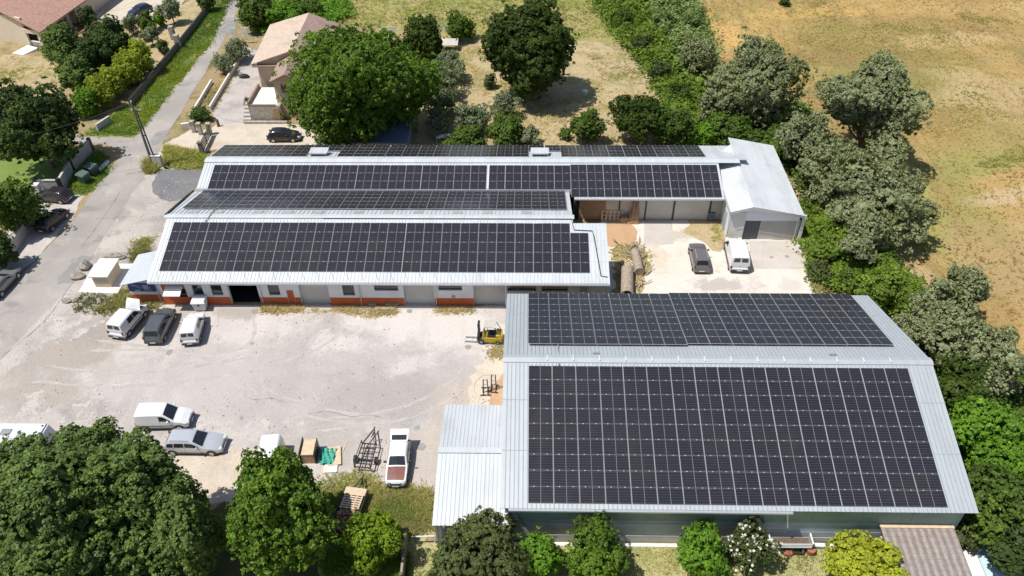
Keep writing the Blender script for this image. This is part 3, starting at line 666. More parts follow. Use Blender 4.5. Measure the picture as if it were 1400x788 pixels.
xx, zz_ = fx(620, 405.5); m = MB(); m.box(xx - .18, xx + .18, FY - .03, FY - .003, zz_ - .15, zz_ + .15); m.build('vent', M['greymetal'], F)
m = MB(); m.box(-34.85, -34.6, FY + .35, 70.1, 0, 3.3); m.build('wall', M['white_wall'], F)
m = MB(); m.add([(-34.85, FY, 3.3), (-34.85, 70.1, 3.3), (-34.85, fR, fz - .12), (-34.6, FY, 3.3), (-34.6, 70.1, 3.3), (-34.6, fR, fz - .12)], [(0, 2, 1), (3, 4, 5), (0, 1, 4, 3), (1, 2, 5, 4), (2, 0, 3, 5)]); m.build('gable', M['white_wall'], F)
m = MB(); m.box(6.9, 7.1, FY + .35, 62.0, 0, 3.4); m.box(3.8, 7.1, 61.8, 62.0, 0, 5.0); m.box(3.8, 4.0, 62, 70.1, 0, 3.3); m.build('wall', M['grey_wall'], F)
m = MB(); m.add([(4.0, 62, 3.3), (4.0, 70.1, 3.3), (4.0, fR, fz - .12)], [(0, 1, 2)]); m.add([(7.1, FY, 3.3), (7.1, 62., 3.3), (7.1, 62., 5.2)], [(0, 1, 2)]); m.build('gable', M['grey_wall'], F)
# porch at its left end with the blue sign
pr = [G(190, 356, 3.1), G(204, 355, 3.35), G(202, 387.5, 3.35), G(168.5, 392, 2.65)]
E_ = thing('side_porch', 'small lean-to porch with orange base at the left end of the workshop', 'porch', (-36.6, 57.2, 0), world=True)
pa, pb, pc, pd = Vector((-38.25, 55.75, 2.62)), Vector((-35.3, 55.75, 3.36)), Vector((-35.3, 60.4, 3.36)), Vector((-38.25, 60.4, 2.62))
m = MB(); m.slab(pa, pb, pc, pd, .06); m.ribs(pb, pc, pd, pa, .36, .03, .035, 0); m.build('roof', M['roofwhite'], E_)
m = MB(); m.box(-37.9, -34.9, 56.35, 56.6, 1.0, 2.62); m.box(-37.9, -37.7, 56.6, 60.2, 1.0, 2.6); m.build('wall', M['white_wall'], E_)
m = MB(); m.box(-37.92, -34.88, 56.33, 56.62, 0, 1.0); m.box(-37.92, -37.68, 56.62, 60.2, 0, 1.0); m.build('base_band', M['orange'], E_)
m = MB(); m.tube([(-35.05, 56.0, 3.3), (-35.0, 55.98, .1)], .05); m.build('downpipe', M['greymetal'], E_)
S = thing('wall_sign', 'wide blue sign with pale swoosh and white lettering on the porch wall', 'sign', (-36.7, 56.3, 1.9), world=True)
m = MB(); m.box(-37.85, -35.3, 56.28, 56.325, 1.42, 2.42); m.build('board', M['signblue'], S)
m = MB()
for k in range(14):
    t0, t1 = k / 14, (k + 1) / 14
    f = lambda t: (-37.6 + 1.0 * t, 2.08 + .16 * math.sin(t * 3.6 + .4) - .15 * t)
    (xa, za), (xb, zb) = f(t0), f(t1); h = .09 * math.sin(math.pi * (t0 + .08)) + .02
    m.add([(xa, 56.274, za - h), (xb, 56.274, zb - h), (xb, 56.274, zb + h), (xa, 56.274, za + h)], [(0, 1, 2, 3)])
m.build('swoosh', M['signcyan'], S)
m = MB()
for (x0, z, w, h) in ((-37.3, 1.56, .5, .09), (-36.42, 2.12, .5, .13), (-36.42, 1.93, .62, .06), (-36.42, 1.78, .55, .06), (-36.42, 1.62, .7, .05)):
    x = x0
    while x < x0 + w:
        ww = random.uniform(.04, .09); m.box(x, x + ww, 56.268, 56.276, z - h / 2, z + h / 2); x += ww + .025
m.build('lettering', M['signwhite'], S)

# --- the rear building
B = thing('rear_building', 'long low rear building with panelled gable roof behind the workshop', 'building', (-7, 74.5, 0), world=True)
bR, bZ, bt = 74.4, 4.93, .266; bev = 70.3; bevz = bZ - (bR - bev) * bt; beR = 68.98; bezR = bZ - (bR - beR) * bt; bf = 79.7; bfz = bZ - (bf - bR) * bt
roofpart(B, 'roof', (-35.35, bev, bevz), (4.7, bev, bevz), (4.7, bR, bZ), (-35.35, bR, bZ), .33, mat='roofwhite')
roofpart(B, 'roof', (4.7, beR, bezR), (20.3, beR, bezR), (20.3, bR, bZ), (4.7, bR, bZ), .33, mat='roofwhite')
roofpart(B, 'roof', (23.5, bf, bfz), (-35.35, bf, bfz), (-35.35, bR, bZ), (23.5, bR, bZ), .42, mat='roofwhite', h=.05)
m = MB(); m.obox((-6.4, bR - .28, bZ - .01), (58, .6, .03), rx=.2); m.obox((-6.4, bR + .28, bZ - .01), (58, .6, .03), rx=-.2); m.build('ridge_cap', M['roofwhite'], B)
m = MB(); m.box(-35.4, 4.6, 70.12, 70.28, 3.2, 3.82); m.build('valley_gutter', M['roofwhite'], B)
m = MB(); m.box(-35, 20.2, 79.1, 79.3, 0, 3.5); m.box(-35.0, -34.8, 70.4, 79.1, 0, 3.5); m.build('wall', M['grey_wall'], B)
m = MB(); m.add([(-35, 70.2, 3.5), (-35, 79.3, 3.5), (-35, bR, bZ - .1)], [(0, 2, 1)]); m.build('gable', M['white_wall'], B)
by = 70.15
m = MB(); m.box(4.75, 20.2, by + .1, by + .3, 0, 3.7); m.build('wall', M['grey_wall'], B)
def bx(px): return PY(px, 292, by).x
for (xa, xb, mt) in ((791.5, 827, 'wood'), (827.5, 845.5, 'shutter'), (846.5, 881, 'shutter'), (882.5, 919, 'shutter'), (921.5, 968, 'shutter'), (970.5, 990, 'grey_wall')):
    m = MB(); m.box(bx(xa), bx(xb), by, by + .09, .06, 2.95); m.build('door_panel', M[mt], B)
m = MB()
for px in (786, 846, 882, 920, 969.5): m.box(bx(px) - .07, bx(px) + .07, by - .08, by + .003, 0, 3.3)
m.box(4.8, 20.1, by - .06, by + .08, 3.0, 3.15); m.build('post', M['blackmetal'], B)
m = MB(); m.box(4.8, bx(791), by + .01, by + .09, 0, 2.9); m.build('painted_opening', M['dark'], B)  # near-black slab painted as the dark of an open bay
m = MB(); m.box(4.7, 20.25, beR - .12, beR - .01, bezR - .13, bezR - .04); m.build('gutter', M['galv'], B)
for px, lab in ((436, 'white roof vent box nearer the left end of the rear building ridge'), (738, 'white roof vent box nearer the middle of the rear building ridge')):
    x = PY(px, 213, 75.7).x
    V = thing('roof_vent', lab, 'roof vent', (x, 75.9, bZ - .4), group='roof vents on the rear building')
    z0 = -.05
    m = MB(); m.box(-.85, .85, -.5, .6, z0, .42); m.build('housing', M['greymetal'], V)
    m = MB(); m.box(-1.0, 1.0, -.45, .8, .42, .5); m.build('lid', M['roofwhite'], V)
    m = MB(); m.box(-.75, .75, -.53, -.503, .05, .36); m.build('louvre', M['black'], V)

# --- side shed with a cross gable
M['bluedark'] = plain('dark_blue_grey_door', (.07, .08, .10), .5)
Cc = thing('garage', 'white corrugated garage with gable roof at the right end of the rear building', 'garage', (24.3, 72, 0), world=True)
cf, cbk, cr, crz, cl, cle, cR, cRe = 66.2, 80.0, 22.55, 4.42, 20.35, 3.78, 27.85, 3.38
M['roofbright'] = ribbed_metal('garage_roof_sheet', (.62, .645, .66), .5, .1)
roofpart(Cc, 'roof', (cl, cbk - 3.3, cle), (cl, cf, cle), (cr, cf, crz), (cr, cbk - 1.5, crz), .30, mat='roofbright')
roofpart(Cc, 'roof', (cR, cf, cRe), (cR, cbk, cRe), (cr, cbk, crz), (cr, cf, crz), .30, mat='roofbright')
m = MB(); m.box(cl + .25, cl + .4, cf + .5, 78.5, 0, 3.55); m.build('wall', M['white_wall'], Cc)
m = MB(); m.box(cR - .4, cR - .25, cf + .5, cbk - .3, 0, 3.3); m.build('wall', M['white_wall'], Cc)
m = MB(); m.box(cl + .4, cR - .4, cbk - .5, cbk - .3, 0, 3.4); m.build('wall', M['white_wall'], Cc)
c0, c1 = cl + .25, cR - .25; yf = cf + .4
dX = (PY(1022, 320, yf).x, PY(1036, 320, yf).x, PY(1092, 320, yf).x)
doorz = 2.45
m = MB(); m.wallhole(c0, c1, 0, 3.15, yf, yf + .2, [(dX[0] - .5, dX[2] - .05, 0, doorz)])
m.add([(c0, yf, 3.15), (c1, yf, 3.15), (c1, yf, 3.3), (cr, yf, crz - .1), (c0, yf, 3.7)], [(0, 1, 2, 3, 4)]); m.build('front_wall', plain('white_cladding', (.80, .83, .86), .5, var=.04), Cc)
m = MB(); m.box(c0 + .02, dX[0] - .55, yf - .05, yf - .003, .02, 3.5); m.build('lit_wall_panel', M['white_concrete'], Cc)  # pale panel coloured as the sunlit left part of the front wall
m = MB(); m.box(dX[0] - .5, dX[1], yf + .12, yf + .17, 0, doorz); m.build('side_door', M['bluedark'], Cc)
M['greyshutter'] = plain('grey_shutter', (.46, .44, .42), .5, var=.1, scale=.8)
shutter(Cc, dX[1] + .05, dX[2] - .08, .02, doorz, yf + .14, 'greyshutter')
m = MB(); m.box(dX[2] - .05, dX[2] + .28, yf - .12, yf - .003, 0, 3.2); m.build('corner_post', M['white_concrete'], Cc)
m = MB(); m.add([(cl, cf - .03, cle - .06), (cr, cf - .03, crz - .06), (cR, cf - .03, cRe - .06), (cR, cf - .03, cRe - .28), (cr, cf - .03, crz - .28), (cl, cf - .03, cle - .28)], [(0, 5, 4, 1), (1, 4, 3, 2)]); m.build('fascia', M['galv'], Cc)
m = MB(); m.box(cl + .2, cl + .247, 68.0, 69.4, .02, 2.4); m.build('side_door', M['slate'], Cc)
m = MB(); m.tube([(cl - .02, cf + .3, 3.55), (cl + .18, cf + .45, .1)], .05); m.build('downpipe', M['whiteplastic'], Cc)
m = MB(); m.box(cl - .12, cl - .01, cf, 76.6, cle - .14, cle - .02); m.build('gutter', M['galv'], Cc)

# --- house in the middle distance
def hp(px, py, z): return G(px, py, z)
H2 = thing('house', 'beige two storey house with tiled gable roof and white terrace beside the big walnut tree', 'house', (-31, 100, 0), world=True)
zr, ze = 7.0, 5.2
r0, r1 = Vector((-31.4, 110.4, zr)), Vector((-31.0, 97.6, zr))
lb, lf = Vector((-37.4, 110.6, ze)), Vector((-36.65, 97.5, ze)); rb, rf = Vector((-26.3, 110.0, ze)), Vector((-25.9, 97.3, ze))
m = MB(); m.slab(lf + (lf - lb) * -.0, r1, r0, lb, .12); 
m = MB(); m.slab(lb, lf, r1, r0, .12); m.build('roof', M['tile_beige'], H2)
m = MB(); m.slab(rf, rb, r0, r1, .12); rr = m.build('roof', M['tile_grey'], H2)
for px, py in ((350, 66), (353, 56)):
    p = G(300 + (350 if py == 66 else 362) / 3.94, (278 if py == 66 else 232) / 3.94, 6.3)
    m = MB(); m.box(p.x - .28, p.x + .28, p.y - .28, p.y + .28, 5.4, 7.0); ch = m.build('chimney', M['beige'], rr)
    m = MB(); m.box(p.x - .36, p.x + .36, p.y - .36, p.y + .36, 7.0, 7.12); m.build('chimney_cap', M['concrete'], ch)
m = MB(); m.box(-36.0, -26.6, 98.0, 109.8, 0, ze + .1)
m.add([(-36.0, 98.0, ze + .1), (-26.6, 98.0, ze + .1), (-31.0, 98.0, zr - .18), (-36.0, 109.8, ze + .1), (-26.6, 109.8, ze + .1), (-31.3, 109.8, zr - .18)], [(0, 1, 2), (4, 3, 5)]); m.build('wall', M['beige'], H2)
m = MB(); m.box(-36.5, -31.6, 97.35, 97.95, ze - .35, ze - .2); m.build('cornice', M['tile_grey'], H2)
# front wing
g0, g1 = Vector((-31.0, 98.9, 6.5)), Vector((-30.6, 91.7, 6.5)); a0, a1 = Vector((-33.2, 98.9, 5.3)), Vector((-32.85, 92.2, 5.3)); b0, b1 = Vector((-28.4, 98.9, 5.3)), Vector((-28.2, 92.2, 5.3))
m = MB(); m.slab(a0, a1, g1, g0, .12); m.build('roof', M['tile_grey'], H2)
m = MB(); m.slab(b1, b0, g0, g1, .12); m.build('roof', M['tile_grey'], H2)
m = MB(); m.box(-32.5, -28.6, 92.6, 98.0, 0, 5.35); m.add([(-32.5, 92.6, 5.35), (-28.6, 92.6, 5.35), (-30.6, 92.6, 6.35)], [(0, 1, 2)]); m.build('wall', M['beige'], H2)
w = MB(); w.box(-31.6, -30.9, 92.52, 92.58, 3.6, 4.7); w = w.build('window', M['glass'], H2)
m = MB(); m.box(-31.75, -31.61, 92.5, 92.59, 3.5, 4.8); m.box(-30.89, -30.75, 92.5, 92.59, 3.5, 4.8); m.build('frame', M['redbrick'], w)
m = MB(); m.box(-36.1, -32.0, 91.7, 97.0, 0, 2.2); m.build('terrace', M['stone'], H2)
m = MB(); m.box(-35.9, -32.5, 91.95, 96.9, 2.2, 2.215); m.build('terrace_floor', M['whiteroof'], H2)
m = MB(); m.box(-36.12, -35.9, 91.7, 97.0, 2.2, 2.75); m.box(-36.1, -32.55, 91.68, 91.9, 2.2, 2.38); m.build('parapet', M['tile_grey'], H2)
m = MB(); m.box(-33.0, -32.2, 91.6, 91.69, .02, 1.9); m.build('door', M['wood'], H2)
m = MB(); m.box(-36.9, -31.3, 91.0, 91.3, 0, .35); m.build('front_kerb', M['stone'], H2)
for k in range(5):
    m = MB(); m.box(-37.2, -36.15, 91.7 + k * .5, 92.2 + k * .5, 0, .3 + .3 * k); m.build('step', M['concrete'], H2)

# --- house at the upper left
H1 = thing('house', 'cream bungalow with wide pink tiled roof and arched porch in the upper left corner', 'house', (-84, 122, 0), world=True)
c = Vector((-73.2, 113.0, 3.0)); l = Vector((-92.0, 120.0, 3.0)); rr_ = Vector((-67.5, 139.0, 3.0))
u = (l - c).normalized(); v = (rr_ - c).normalized(); c = c; wL, wR = 20.0, 21.0
A_, B_, C_, D_ = c, c + u * wL, c + u * wL + v * wR, c + v * wR
rid0 = c + v * 0 + u * wL / 2 + Vector((0, 0, 3.0)); rid1 = rid0 + v * wR
A1, A2 = Vector((-73.1, 113.2, 3.0)), Vector((-70.6, 136.2, 3.0)); lx = 9.5
m = MB(); m.slab(A1, A2, A2 + Vector((-lx, 1.0, 2.9)), A1 + Vector((-lx, 4.2, 2.9)), .15); m.build('roof', M['tile'], H1)
m = MB(); m.slab(A2 + Vector((-2 * lx, 4.0, 0)), A1 + Vector((-2 * lx, 8.4, 0)), A1 + Vector((-lx, 4.2, 2.9)), A2 + Vector((-lx, 1.0, 2.9)), .15); m.build('roof', M['tile'], H1)
def wallseg(m, p, q, z0, z1, t=.3):
    p, q = Vector((*p, 0)), Vector((*q, 0)); d = (q - p).normalized(); n = Vector((-d.y, d.x, 0)) * t
    m.hexa([(*a.xy, z0) for a in (p, q, q + n, p + n)] + [(*a.xy, z1) for a in (p, q, q + n, p + n)])
pw = [(-74.0, 114.3), (-71.5, 135.5)]
m = MB(); wallseg(m, (-76.6, 115.2), (-92, 121.6), 0, 4.4, -.3); m.build('wall', M['cream'], H1)
m = MB(); wallseg(m, (-72.9, 124.0), (-71.6, 135.5), 0, 2.9); wallseg(m, (-76.6, 118.2), (-75.6, 124.4), 0, 2.9); wallseg(m, (-75.6, 124.2), (-72.9, 124.0), 0, 2.9); m.build('wall', M['cream'], H1)
m = MB()
for p, q in (((-73.7, 114.3), (-74.2, 114.5)), ((-76.2, 115.1), (-76.7, 115.3)), ((-73.5, 117.6), (-73.4, 118.1)), ((-73.0, 121.6), (-72.95, 122.1))): wallseg(m, p, q, 0, 2.7)
wallseg(m, (-73.7, 114.3), (-76.7, 115.3), 2.25, 2.85); wallseg(m, (-73.7, 114.3), (-72.9, 124.0), 2.25, 2.85); m.build('porch_arch', M['cream'], H1)
m = MB()
for k in range(14):
    p = Vector((-73.9, 114.35, 0)).lerp(Vector((-76.4, 115.2, 0)), (k + .5) / 14); m.tube([(p.x, p.y, .2), (p.x, p.y, .85)], .06, 6)
m.bar((-73.8, 114.3, .92), (-76.5, 115.25, .92), .22, .14); m.build('balustrade', M['white_concrete'], H1)
m = MB(); m.prism([(-71.6, 117.5), (-73.6, 117.2), (-73.1, 124), (-69.8, 124.5)], 0, .15); m.build('porch_floor', M['redbrick'], H1)
m = MB(); m.hexa([(-78.2, 112.6, 0), (-76.2, 111.9, 0), (-74.6, 113.9, 0), (-76.8, 114.8, 0), (-78.2, 112.6, .05), (-76.2, 111.9, .05), (-74.6, 113.9, .35), (-76.8, 114.8, .35)]); m.build('steps', M['white_concrete'], H1)

# --- small sheds
p = G(1205, 727, 2.2); q = G(1322, 727, 2.2)
SH = thing('tiled_shed', 'low shed with weathered brown tiled roof at the lower right wall', 'shed', (28, 29, 0), world=True)
m = MB(); ya, yb_ = 30.95, 24.0
xa, xb = G(1205, 726, 2.5).x, G(1306, 727, 2.5).x
m.slab((xa, yb_, 1.75), (xb, yb_, 1.75), (xb, ya, 2.55), (xa, ya, 2.55), .1); m.build('roof', M['tile_brown'], SH)
m = MB(); m.bar((xa, ya + .02, 2.56), (xb, ya + .02, 2.56), .3, .14); m.build('ridge_tiles', M['palewood'], SH)
m = MB(); m.box(xa + .2, xb - .2, yb_ + .3, ya - .2, 0, 1.7); m.build('wall', M['grey_wall'], SH)
P_ = thing('pool_cover', 'pale blue flat cover beside the brown tiled shed', 'cover', (31.5, 29, 0), world=True)
m = MB(); m.prism([(31.1, 31.0), (35.2, 30.6), (35.0, 24.0), (30.8, 24.0)], 0, .35); m.build('frame', M['poolcover'], P_)
m = MB(); m.prism([(xb + .15, 30.7), (31.05, 30.7), (30.75, 24.0), (xb + .15, 24.0)], 0, .3); m.build('edge_slab', M['white_concrete'], P_)
SB = thing('blue_roof_shed', 'low shed with blue grey metal roof in the shade under the walnut tree', 'shed', (-17, 87, 0), world=True)
m = MB(); m.slab((-21.5, 82.6, 2.2), (-14.6, 82.6, 2.2), (-14.4, 88.6, 2.7), (-21.3, 88.6, 2.7), .08); m.ribs((-21.5, 82.6, 2.2), (-14.6, 82.6, 2.2), (-14.4, 88.6, 2.7), (-21.3, 88.6, 2.7), .5, .03, .03); m.build('roof', M['bluemetal'], SB)
m = MB(); m.box(-21.2, -14.8, 82.9, 88.2, 0, 2.15); m.build('wall', M['grey_wall'], SB)


# ------------------------------------------------------------------ vehicles
SPEC = {  # L W H nose_z cowl_x cowl_z roof_front roof_rear tail_x tail_z boot_z belt tumble
    'van': dict(L=4.15, W=1.70, H=1.82, nz=.86, cx=1.02, cz=1.08, rf=.28, rr=-1.92, tx=-2.0, tz=1.02, bz=.80, belt=1.05, tum=.13),
    'caddy': dict(L=4.3, W=1.72, H=1.80, nz=.80, cx=1.05, cz=1.06, rf=.30, rr=-1.98, tx=-2.06, tz=1.02, bz=.75, belt=1.05, tum=.12),
    'bigvan': dict(L=4.75, W=1.95, H=2.0, nz=.98, cx=1.42, cz=1.22, rf=.72, rr=-2.22, tx=-2.30, tz=1.1, bz=.7, belt=1.15, tum=.14),
    'mpv': dict(L=4.3, W=1.75, H=1.62, nz=.84, cx=1.0, cz=1.02, rf=.22, rr=-1.78, tx=-2.03, tz=1.02, bz=.92, belt=.98, tum=.26),
    'estate': dict(L=4.6, W=1.75, H=1.46, nz=.72, cx=.95, cz=.94, rf=.15, rr=-1.80, tx=-2.14, tz=.95, bz=.90, belt=.92, tum=.30),
    'hatch': dict(L=4.0, W=1.68, H=1.44, nz=.72, cx=.92, cz=.94, rf=.15, rr=-1.45, tx=-1.84, tz=.98, bz=.9, belt=.92, tum=.30),
    'oldhatch': dict(L=3.95, W=1.66, H=1.40, nz=.80, cx=.55, cz=.97, rf=-.10, rr=-1.5, tx=-1.84, tz=.95, bz=.85, belt=.92, tum=.26),
    'coupe': dict(L=4.35, W=1.75, H=1.38, nz=.70, cx=.85, cz=.92, rf=.05, rr=-1.15, tx=-1.75, tz=.98, bz=.94, belt=.92, tum=.32),
    'suv': dict(L=4.5, W=1.82, H=1.72, nz=.92, cx=1.1, cz=1.10, rf=.35, rr=-1.92, tx=-2.14, tz=1.08, bz=.95, belt=1.05, tum=.22),
}
def vehicle(kind, name, label, cat, pos, heading, paintm, opt=(), group=None, bonnet_mat=None, rim='rim', scale=1.0, pillar=None):
    sp = SPEC[kind]; L, Wd, H = sp['L'], sp['W'], sp['H']; h = Wd / 2; zb0 = .24
    T = thing(name, label, cat, (pos[0], pos[1], .02), heading, group)
    T.scale = (scale,) * 3
    nz, cx, cz, rf, rrx, tx, tz, bz = (sp[k] for k in ('nz', 'cx', 'cz', 'rf', 'rr', 'tx', 'tz', 'bz'))
    st = [(L / 2, nz - .20, h * .80, .34), (L / 2 - .10, nz - .05, h * .90, .28), (L / 2 - .32, nz + .02, h * .965, zb0), ((L / 2 + cx) / 2 - .05, (nz + cz) / 2 + .02, h * .99, zb0), (cx, cz, h, zb0),
          (rf, H - .045, h, zb0), (rf - .4, H, h, zb0), ((rf + rrx) / 2, H + .005, h, zb0), (rrx + .35, H - .01, h, zb0), (rrx, H - .06, h * .985, zb0), (tx, tz, h * .97, zb0), (-L / 2 + .10, bz, h * .955, .30), (-L / 2 + .01, bz - .12, h * .90, .34)]
    belt, tum = sp['belt'], sp['tum']
    def ring(t):
        i = min(int(t), len(st) - 2); f = t - i
        x, zt, hw, zb = (st[i][k] * (1 - f) + st[i + 1][k] * f for k in range(4))
        bl = min(belt, zt - .07); up = max(0, zt - bl); e = min(.10, up * .45)
        rw = hw - .03 - tum * max(0, up - .05)
        return [(x, 0, zb), (x, hw - .10, zb), (x, hw - .02, zb + .10), (x, hw, (zb + bl) / 2 + .05), (x, hw - .025, bl), (x, rw, zt - e), (x, rw - .10, zt - .012), (x, 0, zt + .02)]
    vs, n = [], 14; ts = [i + k / 2 for i in range(len(st) - 1) for k in range(2)] + [len(st) - 1]
    for t in ts:
        r = ring(t); vs += r + [(x, -y, z) for x, y, z in r[6:0:-1]]
    fs = [(i * n + (k + 1) % n, i * n + k, (i + 1) * n + k, (i + 1) * n + (k + 1) % n) for i in range(len(ts) - 1) for k in range(n)]
    fs += [tuple(range(n)), tuple(range((len(ts) - 1) * n, len(ts) * n))[::-1]]
    fs = [f[::-1] for f in fs]
    m = MB(); m.add(vs, fs); body = m.build('body', paintm, T, smooth=38)
    def patch(pname, t0, t1, j0, f0, f1, side, mat, par=T, off=.012, nt=6, f0b=None, f1b=None):
        """patch on the shell: stations t0..t1, ring edge j0->j0+1 at fractions f0..f1"""
        q = []
        for k in range(nt + 1):
            t = t0 + (t1 - t0) * k / nt; r = ring(t); a, b_ = Vector(r[j0]), Vector(r[j0 + 1])
            for f in (f0, f1): q.append(a.lerp(b_, f))
        q = [Vector((p.x, p.y * side, p.z)) for p in q]
        nr = (q[1] - q[0]).cross(q[2] - q[0]).normalized()
        if nr.y * side < 0: nr = -nr
        m = MB(); m.add([p + nr * off for p in q], [((2 * k, 2 * k + 1, 2 * k + 3, 2 * k + 2) if side < 0 else (2 * k, 2 * k + 2, 2 * k + 3, 2 * k + 1)) for k in range(nt)])
        return m.build(pname, mat, par)
    def top(pname, t0, t1, y0, y1, mat, par=T, off=.012, nt=4):
        q = []
        for k in range(nt + 1):
            r = ring(t0 + (t1 - t0) * k / nt); w = r[6][1]
            for s in (y0, (y0 + y1) / 2, y1):
                y = s * w; z = r[7][2] + (r[6][2] - r[7][2]) * abs(s); q.append(Vector((r[0][0], y, z)))
        nr = (q[3] - q[0]).cross(q[2] - q[0]).normalized()
        if nr.z < 0: nr = -nr
        m = MB(); fs = []
        for k in range(nt):
            for c_ in range(2): fs.append((3 * k + c_, 3 * k + c_ + 1, 3 * k + c_ + 4, 3 * k + c_ + 3))
        m.add([p + nr * off for p in q], fs); return m.build(pname, mat, par)
    top('windscreen', 4.08, 4.97, -.94, .94, M['glass'])
    vanlike = kind in ('van', 'caddy', 'bigvan')
    if vanlike and 'rearglass' not in opt:
        top('rear_window', 9.12, 9.66, -.90, -.10, M['glass']); top('rear_window', 9.12, 9.66, .10, .90, M['glass'])
    else: top('rear_window', 9.1, 9.9 if kind != 'mpv' else 9.85, -.88, .88, M['glass'])
    wins_ = [(4.35, 5.9)] if vanlike else [(4.45, 6.35), (6.48, 7.75), (7.86, 9.2)]
    if 'sidewin' in opt: wins_.append((6.05, 7.1))
    for s in (-1, 1):
        for (ta, tb) in wins_: patch('side_window', ta, tb, 4, .12, .88, s, M['glass'])
        # door seams and sills
        m = MB()
        for tq in ((4.15, 6.0) if vanlike else (4.3, 6.42, 7.8)):
            r = ring(tq); m.bar((r[3][0], s * (r[3][1] + .002), r[2][2] + .05), (r[4][0], s * (r[4][1] + .004), r[4][2]), .012, .012)
        m.bar((-L / 2 + 1.05, s * (h - .012), .30), (L / 2 - 1.05, s * (h - .012), .30), .05, .12)
        if vanlike: m.bar((-L / 2 + .3, s * (h + .002), .62), (cx, s * (h + .002), .62), .03, .07)
        m.build('side_moulding', M['trim'], T)
        hl = MB(); hl.obox((L / 2 - .10, s * h * .66, nz - .10), (.24, h * .36, .16), rz=-s * .25); hl.build('headlight', M['chrome'], T)
        tl = MB(); tl.obox((-L / 2 + (.055 if not vanlike else .075), s * h * .86, bz - (.0 if not vanlike else -.05)), (.10, .13, .22 if not vanlike else .30)); tl.build('tail_light', M['redlamp'], T)
        r = ring(4.55); m = MB(); m.obox((r[4][0], s * (r[4][1] + .13), r[4][2] + .10), (.10, .22, .15)); m.bar((r[4][0], s * (r[4][1] - .02), r[4][2] + .03), (r[4][0], s * (r[4][1] + .10), r[4][2] + .08), .04); m.build('wing_mirror', M['trim'] if 'colormirror' not in opt else paintm, T)
        for wx in (L / 2 - .80, -L / 2 + .74):
            ar = MB(); k = 12; ww = h + .004
            pts = [(wx + math.cos(math.pi * i / k) * .39, s * ww, .30 + math.sin(math.pi * i / k) * .39) for i in range(k + 1)]
            ins = [(wx, s * ww, .26)]
            ar.add(pts + ins, [((i, i + 1, k + 1) if s < 0 else (i + 1, i, k + 1)) for i in range(k)]); ar.build('wheel_arch', M['black'], T)
            wl = MB(); wl.tube([(wx, s * (h - .19), .30), (wx, s * (h + .014), .30)], .305, 18); wl = wl.build('wheel', M['black'], T, smooth=50)
            m = MB(); m.tube([(wx, s * (h - .02), .30), (wx, s * (h + .022), .30)], .20, 14); m.build('rim', M[rim], wl)
    m = MB(); m.obox((L / 2 - .02, 0, .40), (.14, Wd * .80, .16)); m.build('front_bumper', M['trim'] if 'trim' in opt or vanlike else paintm, T)
    m = MB(); m.obox((-L / 2 + .02, 0, .44), (.14, Wd * .88, .20)); m.build('rear_bumper', M['trim'] if 'trim' in opt or vanlike else paintm, T)
    m = MB(); m.box(L / 2 - .04, L / 2 + .012, -.42, .42, nz - .26, nz - .15); m.build('grille', M['black'], T)
    m = MB(); m.box(-L / 2 - .065, -L / 2 - .052, -.26, .26, .40, .51); m.build('number_plate', M['plate'], T)
    m = MB(); m.box(L / 2 + .052, L / 2 + .065, -.26, .26, .36, .47); m.build('number_plate', M['plate'], T)
    m = MB(); m.box(-L / 2 + .2, L / 2 - .2, -h + .12, h - .12, .16, .26); m.build('underbody', M['black'], T)
    if vanlike and 'glasstail' not in opt:
        m = MB(); r = ring(9.8); m.bar((r[0][0] - .015, 0, .55), (ring(9.1)[0][0] - .02, 0, H - .15), .015, .015); m.build('door_seam', M['trim'], T)
    if 'rails' in opt:
        for s in (-1, 1):
            r = ring(6.); m = MB(); m.tube([(rf - .3, s * (r[6][1] - .02), H + .05), (rrx + .2, s * (r[6][1] - .02), H + .05)], .025, 6)
            for xq in (rf - .35, rrx + .25): m.bar((xq, s * (r[6][1] - .02), H - .03), (xq, s * (r[6][1] - .02), H + .05), .05)
            m.build('roof_rail', M['galv'], T)
    if 'bonnet_open' in opt:
        r = ring(4.0); w = h * .86
        m = MB(); a = math.radians(62); l = L / 2 - cx - .05
        p0 = Vector((cx - .02, 0, cz + .03)); ex = Vector((math.cos(a), 0, math.sin(a))); nx = Vector((-math.sin(a), 0, math.cos(a)))
        N = 6; vv = []
        for i in range(N + 1):
            f = i / N; wi = w * (1 - .14 * f ** 3)
            for s in (-1, -.5, 0, .5, 1): vv.append(p0 + ex * (l * f) + Vector((0, s * wi, 0)) + nx * (.05 * (1 - s * s) - .10 * f ** 3))
        fs = [(5 * i + k, 5 * i + k + 1, 5 * i + k + 6, 5 * i + k + 5) for i in range(N) for k in range(4)]
        m.add(vv + [q - nx * .03 for q in vv], fs + [tuple(x + 5 * (N + 1) for x in f[::-1]) for f in fs]); m.build('bonnet', paintm, T, smooth=40)
        top('engine_bay', 1.9, 3.9, -.86, .86, M['black'], off=.008)
    elif bonnet_mat:
        bn = top('bonnet', 1.7, 3.92, -.97, .97, bonnet_mat, off=.012); bn['label'] = 'reddish brown replacement bonnet'
    else: top('bonnet', 1.75, 3.92, -.95, .95, paintm, off=.006)
